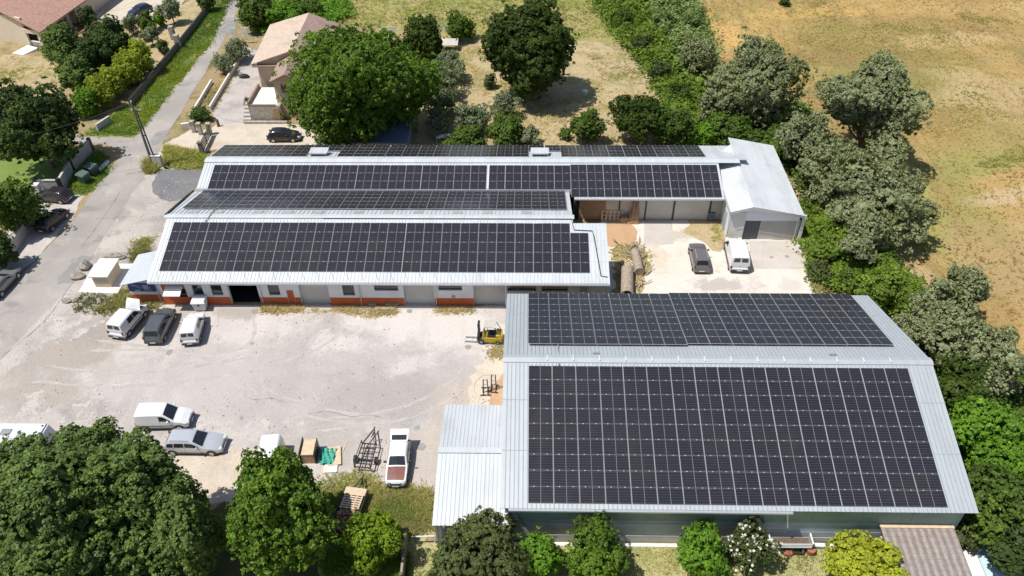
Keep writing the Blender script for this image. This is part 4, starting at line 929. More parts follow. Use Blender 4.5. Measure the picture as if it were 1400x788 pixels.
    if 'tailgate_open' in opt:
        hinge = Vector((rrx + .02, 0, H - .02)); ex = Vector((-math.cos(R_(22)), 0, math.sin(R_(22)))); nx = Vector((math.sin(R_(22)), 0, math.cos(R_(22))))
        m = MB(); l = .98; w0, w1 = ring(9)[6][1] + .06, ring(9)[6][1] + .14
        c4 = [hinge + Vector((0, -w0, 0)), hinge + ex * l + Vector((0, -w1, 0)), hinge + ex * l + Vector((0, w1, 0)), hinge + Vector((0, w0, 0))]
        m.hexa([q - nx * .05 for q in c4] + c4); tg = m.build('tailgate', paintm, T)
        m = MB(); f = lambda a_, s: hinge + ex * (l * a_) + Vector((0, s * (w0 - .08), 0)) + nx * .006
        m.add([f(.1, -1), f(.52, -1.03), f(.52, 1.03), f(.1, 1)], [(0, 1, 2, 3)]); m.build('tailgate_glass', M['glass'], tg)
        m = MB(); m.obox((-L / 2 + .35, 0, .92), (.5, Wd * .72, .06)); m.build('boot_floor', M['black'], T)
    if 'frontbar' in opt:
        pass
    return T

def along(A, B_, n, L, Wd):
    """rear corner pixel A -> front pixel B on one side's tyre line; n=+1: the car lies to the left of travel"""
    a, b_ = G(*A), G(*B_); d = (b_ - a).xy.normalized(); nn = Vector((-d.y, d.x)) * n
    c = a.xy + d * (L / 2) + nn * (Wd / 2); return (c.x, c.y), math.atan2(d.y, d.x)
def car(kind, A, B_, n, *args, **kw):
    sc = kw.get('scale', 1.0)
    pos, hd = along(A, B_, n, SPEC[kind]['L'] * sc, SPEC[kind]['W'] * sc)
    return vehicle(kind, args[0], args[1], args[2], pos, hd, *args[3:], **kw)

car('van', (172.5, 467.5), (203.5, 430), 1, 'parked_van', 'white panel van with its bonnet raised, left of the three parked at the workshop', 'van', P_WHITE, opt=('bonnet_open', 'sidewin'))
car('suv', (224, 473.5), (240, 440), 1, 'parked_car', 'dark grey estate car between two white vans before the workshop', 'car', P_DARK, opt=('trim',), rim='rim', scale=.95)
car('van', (273.5, 474), (282.9, 439), 1, 'parked_van', 'small white van parked right behind the white waste container', 'van', P_WHITE, opt=('sidewin',), scale=.93)
car('caddy', (188, 590.5), (253, 589), 1, 'parked_van', 'white panel van in the middle of the yard beside a silver estate', 'van', P_WHITE, opt=('colormirror',), scale=.99)
car('estate', (225, 623.5), (300, 624.5), 1, 'parked_car', 'silver estate car beside the white van in the open yard', 'car', P_SILV, opt=('colormirror', 'rails'))
car('oldhatch', (534.5, 612), (526.5, 670.5), 1, 'parked_car', 'old white hatchback with open tailgate and reddish brown bonnet', 'car', P_WHITE, opt=('tailgate_open', 'trim'), bonnet_mat=paint('brown_bonnet', (.20, .075, .055), .5, .2))
car('mpv', (970.5, 376), (963.5, 347), 1, 'parked_car', 'dark grey people carrier on the white gravel behind the largest warehouse', 'car', P_BROWNGREY, opt=('rails',), scale=.97)
car('bigvan', (1023.5, 375.5), (1015, 341), 1, 'parked_van', 'large white van beside the concrete pad of the garage', 'van', P_WHITE, opt=('trim',))
car('hatch', (92, 281), (50, 276.5), -1, 'parked_car', 'dark plum hatchback parked beside the white gate post', 'car', P_PLUM)
car('hatch', (68, 322), (91, 300.5), 1, 'parked_car', 'black car half in tree shade at the left roadside', 'car', P_BLACK)
car('coupe', (-1, 413), (31.5, 376), 1, 'parked_car', 'mid grey coupe at the left edge beside the road', 'car', P_MIDGREY)
car('hatch', (366, 196), (407, 195.5), 1, 'parked_car', 'black hatchback parked on the beige forecourt of the middle house', 'car', P_BLACK, scale=1.0)
car('hatch', (211, 15.5), (187, 24.5), -1, 'parked_car', 'navy car on the pale drive of the bungalow', 'car', P_NAVY)
# van behind the bright tree
p = G(371, 644); vehicle('van', 'parked_van', 'white van half hidden behind the bright green tree', 'van', (p.x, p.y + .2), R_(-84), P_WHITE)

# motorhome at the lower left
mh_a = G(79, 593, 2.75); mh_b = G(64, 578, 2.75)
MH = thing('motorhome', 'white motorhome with grey roof hatches at the left edge behind the big tree', 'motorhome', (mh_b.x - 3.2, mh_b.y - 1.1, .02))
L2, W2 = 3.2, 1.12
m = MB(); bev = .16
prof = [(-W2, .45), (W2, .45), (W2, 2.6), (W2 - bev, 2.75), (-W2 + bev, 2.75), (-W2, 2.6)]
m.add([(-L2 + .9, y, z) for y, z in prof] + [(L2, y, z) for y, z in prof], [tuple(range(6)), tuple(range(6, 12))[::-1]] + [(i, i + 6, (i + 1) % 6 + 6, (i + 1) % 6) for i in range(6)]); m.build('body', P_WHITE, MH)
m = MB(); m.add([(-L2 + .88, y, z) for y, z in ((-W2 * .9, .4), (W2 * .9, .4), (W2 * .85, 1.9), (-W2 * .85, 1.9))] + [(-L2 - .9, y, z) for y, z in ((-W2 * .85, .45), (W2 * .85, .45), (W2 * .8, 1.0), (-W2 * .8, 1.0))],
                [(0, 4, 5, 1), (1, 5, 6, 2), (2, 6, 7, 3), (3, 7, 4, 0), (4, 7, 6, 5), (0, 1, 2, 3)]); m.build('cab', P_WHITE, MH)
for x, y, w, d in ((.5, .1, .75, .6), (1.75, -.15, .5, .45)):
    m = MB(); m.box(x - w / 2, x + w / 2, y - d / 2, y + d / 2, 2.75, 2.82); m.build('roof_hatch', M['greymetal'], MH)
for x0, x1 in ((-1.6, -.4), (.4, 1.6)):
    m = MB(); m.box(x0, x1, -W2 - .015, -W2 - .002, 1.3, 1.9); m.build('side_window', M['glass'], MH)
m = MB(); m.hexa([(L2 + .003, -W2, .55), (L2 + .75, -W2 + .05, .55), (L2 + .75, W2 - .05, .55), (L2 + .003, W2, .55), (L2 + .003, -W2 + .05, 2.66), (L2 + .12, -W2 + .1, 2.6), (L2 + .12, W2 - .1, 2.6), (L2 + .003, W2 - .05, 2.66)]); m.build('rear_panel', P_WHITE, MH)
m = MB(); m.add([(L2 + .61, -.6, 1.0), (L2 + .61, .6, 1.0), (L2 + .37, .6, 1.8), (L2 + .37, -.6, 1.8)], [(0, 1, 2, 3)]); m.build('rear_window', M['glass'], MH)
for s in (-1, 1):
    m = MB(); m.box(L2 + .68, L2 + .78, s * .9 - .08, s * .9 + .08, .62, .9); m.build('tail_light', M['redlamp'], MH)
    m = MB(); m.box(L2 - .25, L2 - .1, s * .75 - .06, s * .75 + .06, 2.75, 2.80); m.build('marker_lamp', M['redlamp'], MH)
    for wx in (-2.6, 1.3):
        wl = MB(); wl.tube([(wx, s * (W2 - .25), .32), (wx, s * (W2 - .02), .32)], .32, 16); wl = wl.build('wheel', M['black'], MH)
        m = MB(); m.tube([(wx, s * (W2 - .05), .32), (wx, s * (W2 - .01), .32)], .2, 12); m.build('rim', M['rim'], wl)

# ------------------------------------------------------------------ forklift and yard objects
p = G(668, 472)
FK = thing('forklift', 'yellow forklift with pale roof guard and forks pointing left', 'forklift', (p.x, p.y + .55, .02), R_(177))
m = MB(); m.box(-1.15, .55, -.52, .52, .28, .78); m.hexa([(-1.25, -.5, .3), (-.7, -.52, .3), (-.7, .52, .3), (-1.25, .5, .3), (-1.25, -.46, 1.05), (-.7, -.5, 1.12), (-.7, .5, 1.12), (-1.25, .46, 1.05)]); m.build('body', M['yellow'], FK)
m = MB(); m.box(-.7, .1, -.42, .42, .78, .98); m.build('seat_deck', M['black'], FK)
m = MB(); m.box(-.55, -.15, -.22, .22, .98, 1.1); m.box(-.65, -.55, -.22, .22, 1.0, 1.5); m.build('seat', M['black'], FK)
m = MB(); m.hexa([(.25, -.4, .78), (.5, -.4, .78), (.5, .4, .78), (.25, .4, .78), (.38, -.35, 1.2), (.48, -.35, 1.2), (.48, .35, 1.2), (.38, .35, 1.2)]); m.build('dashboard', M['yellow'], FK)
m = MB(); m.tube([(.25, 0, 1.15), (.1, 0, 1.3)], .03, 6); m.tube([(.1 + .02 * math.cos(k * math.tau / 10), .16 * math.cos(k * math.tau / 10), 1.3 + .16 * math.sin(k * math.tau / 10)) for k in range(11)], .018, 5); m.build('steering_wheel', M['black'], FK)
for s in (-1, 1):
    m = MB(); m.tube([(.5, s * .46, .78), (.28, s * .44, 2.05)], .035, 6, 0); m.tube([(-1.1, s * .44, 1.08), (-.62, s * .44, 2.05)], .035, 6); m.build('pillar', M['greymetal'], FK)
m = MB(); m.box(-.72, .36, -.5, .5, 2.03, 2.1); m.build('roof_guard', plain('dusty_roof_guard', (.48, .45, .40), .7, var=.15, dirt=((.28, .25, .2), .6)), FK)
for s in (-1, 1):
    m = MB(); m.box(.78, .92, s * .30 - .05, s * .30 + .05, .08, 2.15); m.build('mast_rail', M['blackmetal'], FK)
    m = MB(); m.box(1.0, 2.15, s * .28 - .06, s * .28 + .06, .06, .11); m.box(1.0, 1.05, s * .28 - .06, s * .28 + .06, .06, .7); m.build('fork', M['greymetal'], FK)
m = MB(); m.box(.75, .95, -.34, .34, 2.0, 2.1); m.box(.75, .95, -.34, .34, 1.05, 1.12); m.box(.93, .99, -.42, .42, .3, .42); m.box(.93, .99, -.42, .42, .6, .7)
for k in range(-3, 4): m.bar((.96, k * .13, .7), (.96, k * .13, 1.15), .025)
m.build('carriage', M['blackmetal'], FK)
for wx, r_, s_ in ((.62, .30, .5), (-.88, .25, .47)):
    for s in (-1, 1):
        wl = MB(); wl.tube([(wx, s * (s_ - .13), r_), (wx, s * (s_ + .06), r_)], r_, 16); wl = wl.build('wheel', M['black'], FK, smooth=50)
        m = MB(); m.tube([(wx, s * (s_ + .0), r_), (wx, s * (s_ + .07), r_)], r_ * .5, 12); m.build('rim', M['greymetal'], wl)

def frame_trailer():
    p = G(502, 628)
    T = thing('boat_trailer', 'bare black steel trailer frame with two wheels beside the old hatchback', 'trailer', (p.x, p.y, .02), R_(-5))
    m = MB()
    for s in (-1, 1):
        m.bar((s * .62, -1.2, .55), (s * .55, 1.05, .55), .08); m.bar((s * .55, 1.05, .55), (0, 2.6, .5), .08)
        m.bar((s * .62, -1.2, .58), (s * .62, -1.2, 1.0), .06); m.bar((s * .55, .95, .58), (s * .55, .95, 1.05), .06); m.bar((s * .62, -1.2, 1.0), (s * .55, .95, 1.05), .05)
    for y in (-1.2, -.55, .1, .6, 1.05): m.bar((-.62, y, .55), (.62, y, .55), .07)
    m.bar((-.6, -1.2, 1.0), (.6, -1.2, 1.0), .05); m.bar((-.2, -1.1, .6), (-.35, 1.0, .6), .06); m.bar((.25, -1.1, .6), (.1, 1.0, .6), .05)
    m.build('frame', M['blackmetal'], T)
    m = MB(); m.tube([(0, 2.5, .5), (0, 2.75, .55)], .06, 8); m.build('coupling', M['blackmetal'], T)
    m = MB(); m.bar((.0, 1.7, .55), (.25, 1.8, 1.15), .06); m.bar((.25, 1.8, 1.15), (.32, 1.2, .6), .05); m.build('winch_post', M['blackmetal'], T)
    m = MB(); m.bar((-.8, -.3, .35), (.8, -.3, .35), .06); m.build('axle', M['blackmetal'], T)
    for s in (-1, 1):
        wl = MB(); wl.tube([(s * .74, -.3, .3), (s * .92, -.3, .3)], .3, 16); wl = wl.build('wheel', M['black'], T, smooth=50)
        m = MB(); m.tube([(s * .8, -.3, .3), (s * .93, -.3, .3)], .16, 12); m.build('rim', M['rim'], wl)
    m = MB()
    for s in (-1, 1): m.obox((s * .55, -1.28, .6), (.2, .06, .1))
    m.build('tail_light', M['redlamp'], T)
frame_trailer()

def stand(px, py, rz, h, lab):
    p = G(px, py); T = thing('steel_stand', lab, 'stand', (p.x, p.y, .02), rz, 'steel stands leaning by the warehouse')
    m = MB()
    for s in (-1, 1): m.bar((s * .22, 0, 0), (s * .16, .1, h), .07)
    m.build('upright', M['blackmetal'], T)
    m = MB(); m.bar((-.45, -.35, .04), (.45, -.35, .04), .09); m.bar((-.35, .5, .04), (.35, .5, .04), .09); m.bar((-.2, -.35, .05), (-.2, .5, .05), .07); m.bar((.2, -.35, .05), (.2, .5, .05), .07); m.build('base', M['blackmetal'], T)
    m = MB()
    for k in (.3, .6, .95): m.bar((-.21, .1 * k, h * k), (.21, .1 * k, h * k), .06, m=0)
    m.build('crossbar', M['galv'], T)
stand(664, 537, .05, 1.5, 'black steel stand nearest the forklift side of the yard, left one of two')
stand(675, 533, -.15, 1.7, 'black steel stand right beside the edge of the largest warehouse roof')
m = MB(); pts = [G(*q) + Vector((0, 0, .04)) for q in ((676, 512), (660, 514), (650, 522), (648, 532), (651, 541), (660, 546))]; m.tube(pts, .025, 5)
tag(m.build('hose', M['palewood']), 'pale hose curving on the ground around the steel stands', 'hose')

# firewood trailer
a = G(480, 676); bq = G(458, 733); d = (a - bq).xy; hd = math.atan2(d.y, d.x) - math.pi / 2
cpt = (G(497, 674) + G(479, 676) + G(458, 733) + G(484, 737)) / 4
T = thing('timber_trailer', 'low flat trailer loaded with pale pallets and split firewood beside the lime green bush', 'trailer', (cpt.x, cpt.y, .02), hd)
m = MB(); m.box(-.85, .85, -1.95, 1.75, .5, .58)
for s in (-1, 1): m.box(s * .85 - .03, s * .85 + .03, -1.95, 1.75, .5, .85)
m.build('bed', M['blackmetal'], T)
m = MB(); m.box(-.8, .8, 1.15, 1.75, .86, .9); m.build('front_board', M['palewood'], T)
m = MB()
for s in (-1, 1): m.bar((s * .45, 1.75, .5), (0, 3.0, .5), .08)
m.bar((.1, 2.3, .5), (.25, 2.5, 1.0), .08); m.tube([(0, 2.9, .5), (0, 3.25, .52)], .05, 6); m.build('drawbar', M['blackmetal'], T)
for s in (-1, 1):
    wl = MB(); wl.tube([(s * .72, -.3, .28), (s * .88, -.3, .28)], .28, 14); wl.build('wheel', M['black'], T)
PAL = thing('pallet', 'pale slatted pallet lying on the timber trailer', 'pallet', (cpt.x, cpt.y, .60), hd)
m = MB()
for k in range(7): m.box(-.72, .72, -.05 + k * .19, .06 + k * .19, .30, .33)
m.build('slat', M['palewood'], PAL)
m = MB()
for x in (-.65, -.2, .25, .65): m.box(x - .045, x + .045, -.1, 1.25, .0, .298)
m.build('bearer', M['palewood'], PAL)
m = MB()
for k in range(150):
    x, y = random.uniform(-.7, .7), random.uniform(-1.85, .0); z = random.uniform(.6, .95)
    m.obox((x, y, z), (random.uniform(.25, .5), random.uniform(.06, .14), random.uniform(.05, .1)), rz=random.uniform(0, 3.1) + hd, m=random.choice((0, 0, 1)), rx=random.uniform(-.4, .4), ry=random.uniform(-.3, .3))
o = m.build('firewood', [M['wood'], M['brownmetal']]); o.location = (cpt.x, cpt.y, .02); o.rotation_euler = (0, 0, hd); tag(o, 'heap of split reddish firewood on the rear half of the timber trailer', 'firewood', kind='stuff')

# crate, boards, tarp
p = G(424, 628)
T = thing('wooden_cabinet', 'pale plywood cabinet with dark sides standing behind the bright green tree', 'cabinet', (p.x, p.y + .3, .012), R_(2))
m = MB(); m.box(-.5, .5, -.75, .75, 1.05, 1.11); m.build('top', M['palewood'], T)
m = MB(); m.box(-.47, .47, -.72, .72, 0, 1.05); m.build('body', M['wood'], T)
m = MB(); m.box(.51, .56, -.78, .78, .0, 1.25); m.build('side_panel', M['blackmetal'], T)
m = MB(); m.box(-.62, -.55, -.8, .85, .0, 1.3); m.build('side_panel', M['blackmetal'], T)
p = G(452, 630)
T = thing('board_stack', 'stack of pale boards lying on the gravel right of the plywood cabinet', 'boards', (p.x, p.y, .012), .1)
for k, (x, y, w, l, r_) in enumerate(((0, 0, 1.2, 2.4, .05), (.12, -.5, 1.0, 1.4, -.06), (.3, .3, 1.0, 1.8, .1))):
    m = MB(); m.obox((x, y, .035 + k * .06), (w, l, .05), rz=r_); m.build('board', M['palewood'] if k != 1 else M['white_concrete'], T)
m = MB(); N = 14; vv = []
for i in range(N):
    for j in range(N):
        x, y = -.85 + 1.15 * i / (N - 1), -.6 + 1.5 * j / (N - 1)
        vv.append((p.x + x + random.uniform(-.05, .05), p.y + y + .1 + random.uniform(-.05, .05), .22 + .10 * math.sin(i * 1.3 + j * .7) + random.uniform(0, .12)))
m.add(vv, [(i * N + j, (i + 1) * N + j, (i + 1) * N + j + 1, i * N + j + 1) for i in range(N - 1) for j in range(N - 1)])
tag(m.build('tarpaulin', M['tarp'], smooth=60), 'crumpled turquoise green tarpaulin on the board stack', 'tarpaulin')
m = MB(); a = G(468, 620); bq = G(474, 604); m.bar(a + Vector((0, 0, .04)), bq + Vector((0, 0, .04)), .08, .04)
tag(m.build('timber_batten', M['palewood']), 'single pale batten lying on gravel between board stack and bare trailer', 'batten')

# kiosk, slab, rocks
KS = thing('substation_slab', 'white concrete slab under the small utility kiosk', 'slab', (-42, 59.8, 0), world=True)
m = MB(); m.prism([tuple(G(*q).xy) for q in ((108, 401), (161, 402.5), (187, 362), (130, 362))], 0, .12); m.build('slab', M['white_concrete'], KS)
ka = G(131, 393, .12); kb = G(153, 393, .12)
K = thing('utility_kiosk', 'small beige utility kiosk with overhanging white roof on a white slab', 'kiosk', ((ka.x + kb.x) / 2, ka.y + 1.25, .12))
kw = (kb.x - ka.x) / 2
m = MB(); m.box(-kw, kw, -1.25, 1.25, 0, 1.35); m.build('body', M['cream'], K)
m = MB(); m.box(-kw - .2, kw + .14, -1.42, 1.42, 1.35, 1.5); m.build('roof', M['white_concrete'], K)
m = MB(); m.box(-kw + .12, -.02, -1.275, -1.253, .1, 1.25); m.box(.02, kw - .12, -1.275, -1.253, .1, 1.25); m.build('door', M['beige'], K)
def blob(name, px, py, sx, sy, sz, mat, lab, cat, rz=0.0, group=None, seed=0):
    p = G(px, py); rg = random.Random(seed); m = MB(); nu, nv = 10, 7; vv = []
    for i in range(nv + 1):
        th = math.pi * i / nv
        for j in range(nu):
            ph = math.tau * j / nu; k = 1 + rg.uniform(-.16, .16)
            vv.append((sx * math.sin(th) * math.cos(ph) * k, sy * math.sin(th) * math.sin(ph) * k, max(-.05, sz * (.55 + math.cos(th) * .75) * k)))
    m.add(vv, [(i * nu + j, i * nu + (j + 1) % nu, (i + 1) * nu + (j + 1) % nu, (i + 1) * nu + j) for i in range(nv) for j in range(nu)])
    m.f = [f[::-1] for f in m.f]
    o = m.build(name, mat, smooth=30); o.location = (p.x, p.y, .0); o.rotation_euler = (0, 0, rz)
    return tag(o, lab, cat, group)
blob('boulder', 117, 366, .55, .75, .55, M['rock'], 'large tilted boulder at the far left corner of the kiosk slab', 'boulder', .4, seed=1)
blob('boulder', 107, 380, .7, .5, .42, M['rock'], 'rounded boulder left of the kiosk slab, nearest the road', 'boulder', .2, seed=2)
blob('boulder', 157, 353, 1.1, .45, .40, M['rock'], 'long low boulder behind the kiosk', 'boulder', .0, seed=3)
for i, (x, y, s, lab) in enumerate(((92, 413, .5, 'largest rubble stone below the kiosk slab near the road'), (103, 412, .35, 'small rubble stone right of the largest one below the slab'), (118, 411, .5, 'flat dark rubble stone under the front edge of the slab'), (136, 414, .32, 'small rubble stone nearest the weeds by the blue sign'))):
    blob('rubble_stone', x, y, s, s * .6, s * .6, M['rock'], lab, 'stone', i * .7, 'rubble stones before the kiosk slab', seed=10 + i)
# white waste container
p = G(274, 427)
T = thing('waste_container', 'white wheeled waste container with lid beside the workshop entrance', 'bin', (p.x, p.y + .45, .012), .05)
m = MB(); m.hexa([(-.5, -.38, .14), (.5, -.38, .14), (.5, .38, .14), (-.5, .38, .14), (-.62, -.48, 1.1), (.62, -.48, 1.1), (.62, .5, 1.1), (-.62, .5, 1.1)]); m.build('body', M['whiteplastic'], T)
m = MB(); m.hexa([(-.68, -.55, 1.1), (.68, -.55, 1.1), (.68, .54, 1.1), (-.68, .54, 1.1), (-.6, -.42, 1.28), (.6, -.42, 1.28), (.6, .45, 1.3), (-.6, .45, 1.3)]); m.build('lid', M['whiteplastic'], T)
m = MB(); m.box(-.1, .1, -.49, -.46, .75, .9); m.build('badge', M['blackmetal'], T)
for sx in (-1, 1):
    for sy in (-1, 1):
        m = MB(); m.tube([(sx * .4 - .04, sy * .28, .08), (sx * .4 + .04, sy * .28, .08)], .08, 10); m.build('caster', M['black'], T)
sheet('dark_mat', [(258, 415.2), (268, 415.2), (266, 422), (254, 422)], .032, M['slate'], 0)
for i, (px, py, lab) in enumerate(((116, 252, 'green wheeled bin nearer the plum car, by the boundary wall'), (127, 241, 'green wheeled bin further up the road by the boundary wall'))):
    p = G(px, py); T = thing('wheeled_bin', lab, 'bin', (p.x, p.y + .3, .012), R_(-25), 'green bins at the roadside')
    m = MB(); m.hexa([(-.45, -.4, .1), (.45, -.4, .1), (.45, .35, .1), (-.45, .35, .1), (-.6, -.5, 1.15), (.6, -.5, 1.15), (.6, .5, 1.15), (-.6, .5, 1.15)]); m.build('body', M['greenbin'], T)
    m = MB(); m.hexa([(-.65, -.55, 1.15), (.65, -.55, 1.15), (.65, .55, 1.15), (-.65, .55, 1.15), (-.6, -.45, 1.28), (.6, -.45, 1.28), (.6, .5, 1.36), (-.6, .5, 1.36)]); m.build('lid', plain('bin_lid', (.09, .14, .12), .45), T)
    for s in (-1, 1):
        m = MB(); m.tube([(s * .4 - .05, .25, .1), (s * .4 + .05, .25, .1)], .1, 10); m.build('wheel', M['black'], T)
m = MB(); m.prism([tuple(G(*q).xy) for q in ((134, 232), (148, 219), (151, 223), (138, 235))], 0, .14); tag(m.build('concrete_plate', M['white_concrete']), 'pale flat concrete plate on the verge behind the green bins', 'plate')
# utility pole and cabinet
pb_ = G(210, 228)
T = thing('utility_pole', 'tall dark double utility pole at the road corner', 'utility pole', (pb_.x, pb_.y, 0), world=True)
m = MB(); m.tube([(pb_.x, pb_.y, 0), (pb_.x - .05, pb_.y + .1, 8.4)], [.17, .11], 10); m.build('post', M['poleconc'], T)
tp = G(185, 153, 7.2); m = MB(); m.tube([(pb_.x + .55, pb_.y - .1, 0), (tp.x + .15, tp.y, 7.2)], [.10, .07], 10); m.build('post', M['blackmetal'], T)
m = MB(); m.bar((pb_.x - .3, pb_.y + .1, 7.3), (pb_.x + .75, pb_.y + .1, 7.3), .1); m.bar((pb_.x - .0, pb_.y, 4.2), (pb_.x + .45, pb_.y, 4.2), .1); m.build('crossarm', M['blackmetal'], T)
m = MB()
for x, z in ((.0, 8.5), (-.25, 7.45), (.7, 7.45)): m.tube([(pb_.x + x, pb_.y + .1, z - .1), (pb_.x + x, pb_.y + .1, z + .08)], .07, 8)
m.build('insulator', M['whiteplastic'], T)
m = MB()
for x, z in ((-.2, .25), (.7, .25)): m.tube([(pb_.x + x, pb_.y - .3, 0), (pb_.x + x, pb_.y - .3, .35)], .12, 8)
m.build('guard_post', M['white_concrete'], T)
m = MB(); pa_ = Vector((pb_.x, pb_.y + .1, 8.35))
for q in (G(352, -60, 7.5), G(-150, 200, 7.5)):
    m.tube([pa_.lerp(q, k / 10) - Vector((0, 0, 1.6 * math.sin(math.pi * k / 10))) for k in range(11)], .022, 4)
tag(m.build('overhead_cable', M['black'], org=tuple(pa_)), 'thin black overhead cable sagging from the top of the utility pole', 'cable')
pc = G(217, 229)
T = thing('utility_cabinet', 'pale grey utility cabinet beside the foot of the utility pole', 'cabinet', (pc.x, pc.y + .2, 0), -.05)
m = MB(); m.box(-.55, .55, -.2, .2, 0, 1.5); m.build('body', M['concrete'], T)
m = MB(); m.box(-.6, .6, -.25, .25, 1.5, 1.58); m.build('roof', M['white_concrete'], T)
m = MB(); m.box(-.48, -.01, -.225, -.203, .15, 1.4); m.box(.01, .48, -.225, -.203, .15, 1.4); m.build('door', M['concrete'], T)

def wallrun(name, pts, h, t, mat, lab, cat='wall', cap=None, posts=None):
    g = [G(*q) for q in pts]; T = thing(name, lab, cat, g[0], world=True)
    m = MB()
    for a, b_ in zip(g[:-1], g[1:]): m.bar((a.x, a.y, h / 2), (b_.x, b_.y, h / 2), t, h)
    m.build('wall', mat, T)
    if cap:
        m = MB()
        for a, b_ in zip(g[:-1], g[1:]): m.bar((a.x, a.y, h + .04), (b_.x, b_.y, h + .04), t + .08, .08)
        m.build('coping', cap, T)
    if posts:
        for a in g:
            m = MB(); m.box(a.x - .18, a.x + .18, a.y - .18, a.y + .18, 0, h + .25); m.build('pillar', posts, T)
    return T
wallrun('boundary_wall', ((127, 206), (101, 235), (86, 262), (55, 262)), 1.5, .2, M['grey_wall'], 'grey boundary wall behind the green bins and plum car', cap=M['concrete'], posts=M['blackmetal'])
p = G(57, 270); m = MB(); m.box(p.x - .25, p.x + .25, p.y - .25, p.y + .25, 0, 1.7); m.box(p.x - .32, p.x + .32, p.y - .32, p.y + .32, 1.703, 1.8)
tag(m.build('gate_post', M['white_concrete']), 'white gate post beside the plum hatchback', 'post')
wallrun('roadside_wall', ((47, 306), (26, 338), (-12, 386)), 1.3, .2, M['grey_wall'], 'shaded wall under the trees behind the black car', cap=M['concrete'])
wallrun('garden_wall', ((287, 14), (245, 67), (179, 147)), 1.0, .22, M['poleconc'], 'long dark garden wall beside the green verge', cap=M['blackmetal'])
wallrun('entrance_wall', ((134, 180), (152, 168)), 1.0, .3, M['concrete'], 'short grey wall stub in tree shade at the side lane', cap=None)
wallrun('garden_wall', ((327, 86), (308, 118), (288, 152)), .7, .18, M['white_concrete'], 'low pale wall with dark shade between planting strip and grey drive', cap=None)
wallrun('road_kerb_wall', ((290, 114), (276, 138), (260, 164)), .6, .2, M['white_concrete'], 'low white wall along the road before the middle house', cap=None)
T = wallrun('gate_wall', ((250, 178), (262, 176)), .9, .3, M['white_concrete'], 'short white wall with dark face at the middle house gate')
for i, (px, py, lab) in enumerate(((266, 181, 'stone gate pillar left of the open gate'), (275, 184, 'stone gate pillar in the middle of the gate'), (288, 184, 'round topped stone gate pillar right of the gate'), (277, 210, 'square gate pillar nearest the rear building roof'))):
    p = G(px, py); m = MB(); m.box(p.x - .22, p.x + .22, p.y - .22, p.y + .22, 0, 1.5); m.box(p.x - .28, p.x + .28, p.y - .28, p.y + .28, 1.503, 1.62)
    tag(m.build('gate_pillar', M['stone'] if i < 3 else M['poleconc']), lab, 'pillar', 'gate pillars of the middle house')
a, b_ = G(289, 186), G(278, 209)
T = thing('slat_gate', 'dark slatted gate standing open by the square pillar', 'gate', a, world=True)
m = MB()
for k in range(5): m.bar((a.x, a.y, .25 + k * .28), (b_.x, b_.y, .25 + k * .28), .05, .16)
m.build('slat', M['blackmetal'], T)
m = MB()
for f in (0.02, .5, .98): q = a.lerp(b_, f); m.bar((q.x, q.y, 0), (q.x, q.y, 1.5), .08)
m.build('frame', M['blackmetal'], T)
p = G(299, 173); m = MB(); m.tube([(0, 0, 0), (.02, 0, .5), (0, .02, 1.0)], [.22, .17, .15], 9); o = m.build('tree_stump', M['bark']); o.location = (p.x, p.y, 0); tag(o, 'short dark tree stump on the beige forecourt', 'stump')
p = G(334, 105); blob('tarp_heap', 334, 106, .8, .5, .35, M['black'], 'small black heap lying on the grey drive', 'heap', seed=31)
T = thing('gate_pillars', 'grey stone gate pillars on the garden wall of the bungalow', 'gate', G(238, 55), world=True)
for px, py in ((238, 54), (245, 66)):
    p = G(px, py); m = MB(); m.box(p.x - .35, p.x + .35, p.y - .35, p.y + .35, 0, 2.1); m.build('pillar', M['stone'], T)
m = MB(); a, b_ = G(238, 54), G(245, 66)
for k in range(5): m.bar((a.x, a.y, .3 + k * .3), (b_.x, b_.y, .3 + k * .3), .04, .1)
m.build('gate', M['blackmetal'], T)
# logs, pipe, pallets behind the workshop
a, b_ = G(850, 383, .55), G(857, 400, .55)
T = thing('concrete_pipe', 'large pale pipe lying beside the workshop end', 'pipe', ((a.x + b_.x) / 2, a.y, 0), world=True)
a = Vector((G(858, 384).x, 60.9, .62)); b_ = Vector((G(855, 400).x, 57.0, .62))
m = MB(); nn = 18; dirv = (b_ - a).normalized(); sx = dirv.cross(Vector((0, 0, 1))).normalized(); uz = sx.cross(dirv)
vv = []
for p0 in (a, b_):
    for r_ in (.62, .54):
        vv += [p0 + sx * math.cos(k * math.tau / nn) * r_ + uz * math.sin(k * math.tau / nn) * r_ for k in range(nn)]
fs = []
for k in range(nn):
    k2 = (k + 1) % nn
    fs += [(k, k2, 2 * nn + k2, 2 * nn + k), (nn + k2, nn + k, 3 * nn + k, 3 * nn + k2), (k2, k, nn + k, nn + k2), (2 * nn + k, 2 * nn + k2, 3 * nn + k2, 3 * nn + k)]
m.add(vv, [f[::-1] for f in fs]); m.build('shell', M['log'], T, smooth=40)
def log(pa, pb2, r_, lab, cat='log', mat='log', name='log'):
    a, b_ = G(*pa, r_), G(*pb2, r_); m = MB(); n = 12; pts = [a.lerp(b_, k / 5) for k in range(6)]
    m.tube([q + Vector((random.uniform(-.04, .04), 0, random.uniform(-.03, .03))) for q in pts], [r_ * random.uniform(.93, 1.06) for _ in pts], n)
    o = m.build(name, M[mat], org=tuple(a), smooth=50); return tag(o, lab, cat)
log((868, 345), (874, 372), .48, 'thick grey tree log with dark cut end beside the white gravel')
log((856, 384), (858, 379), .35, 'short stubby log piece at the far end of the large pipe')
m = MB(); rgx = random.Random(5)
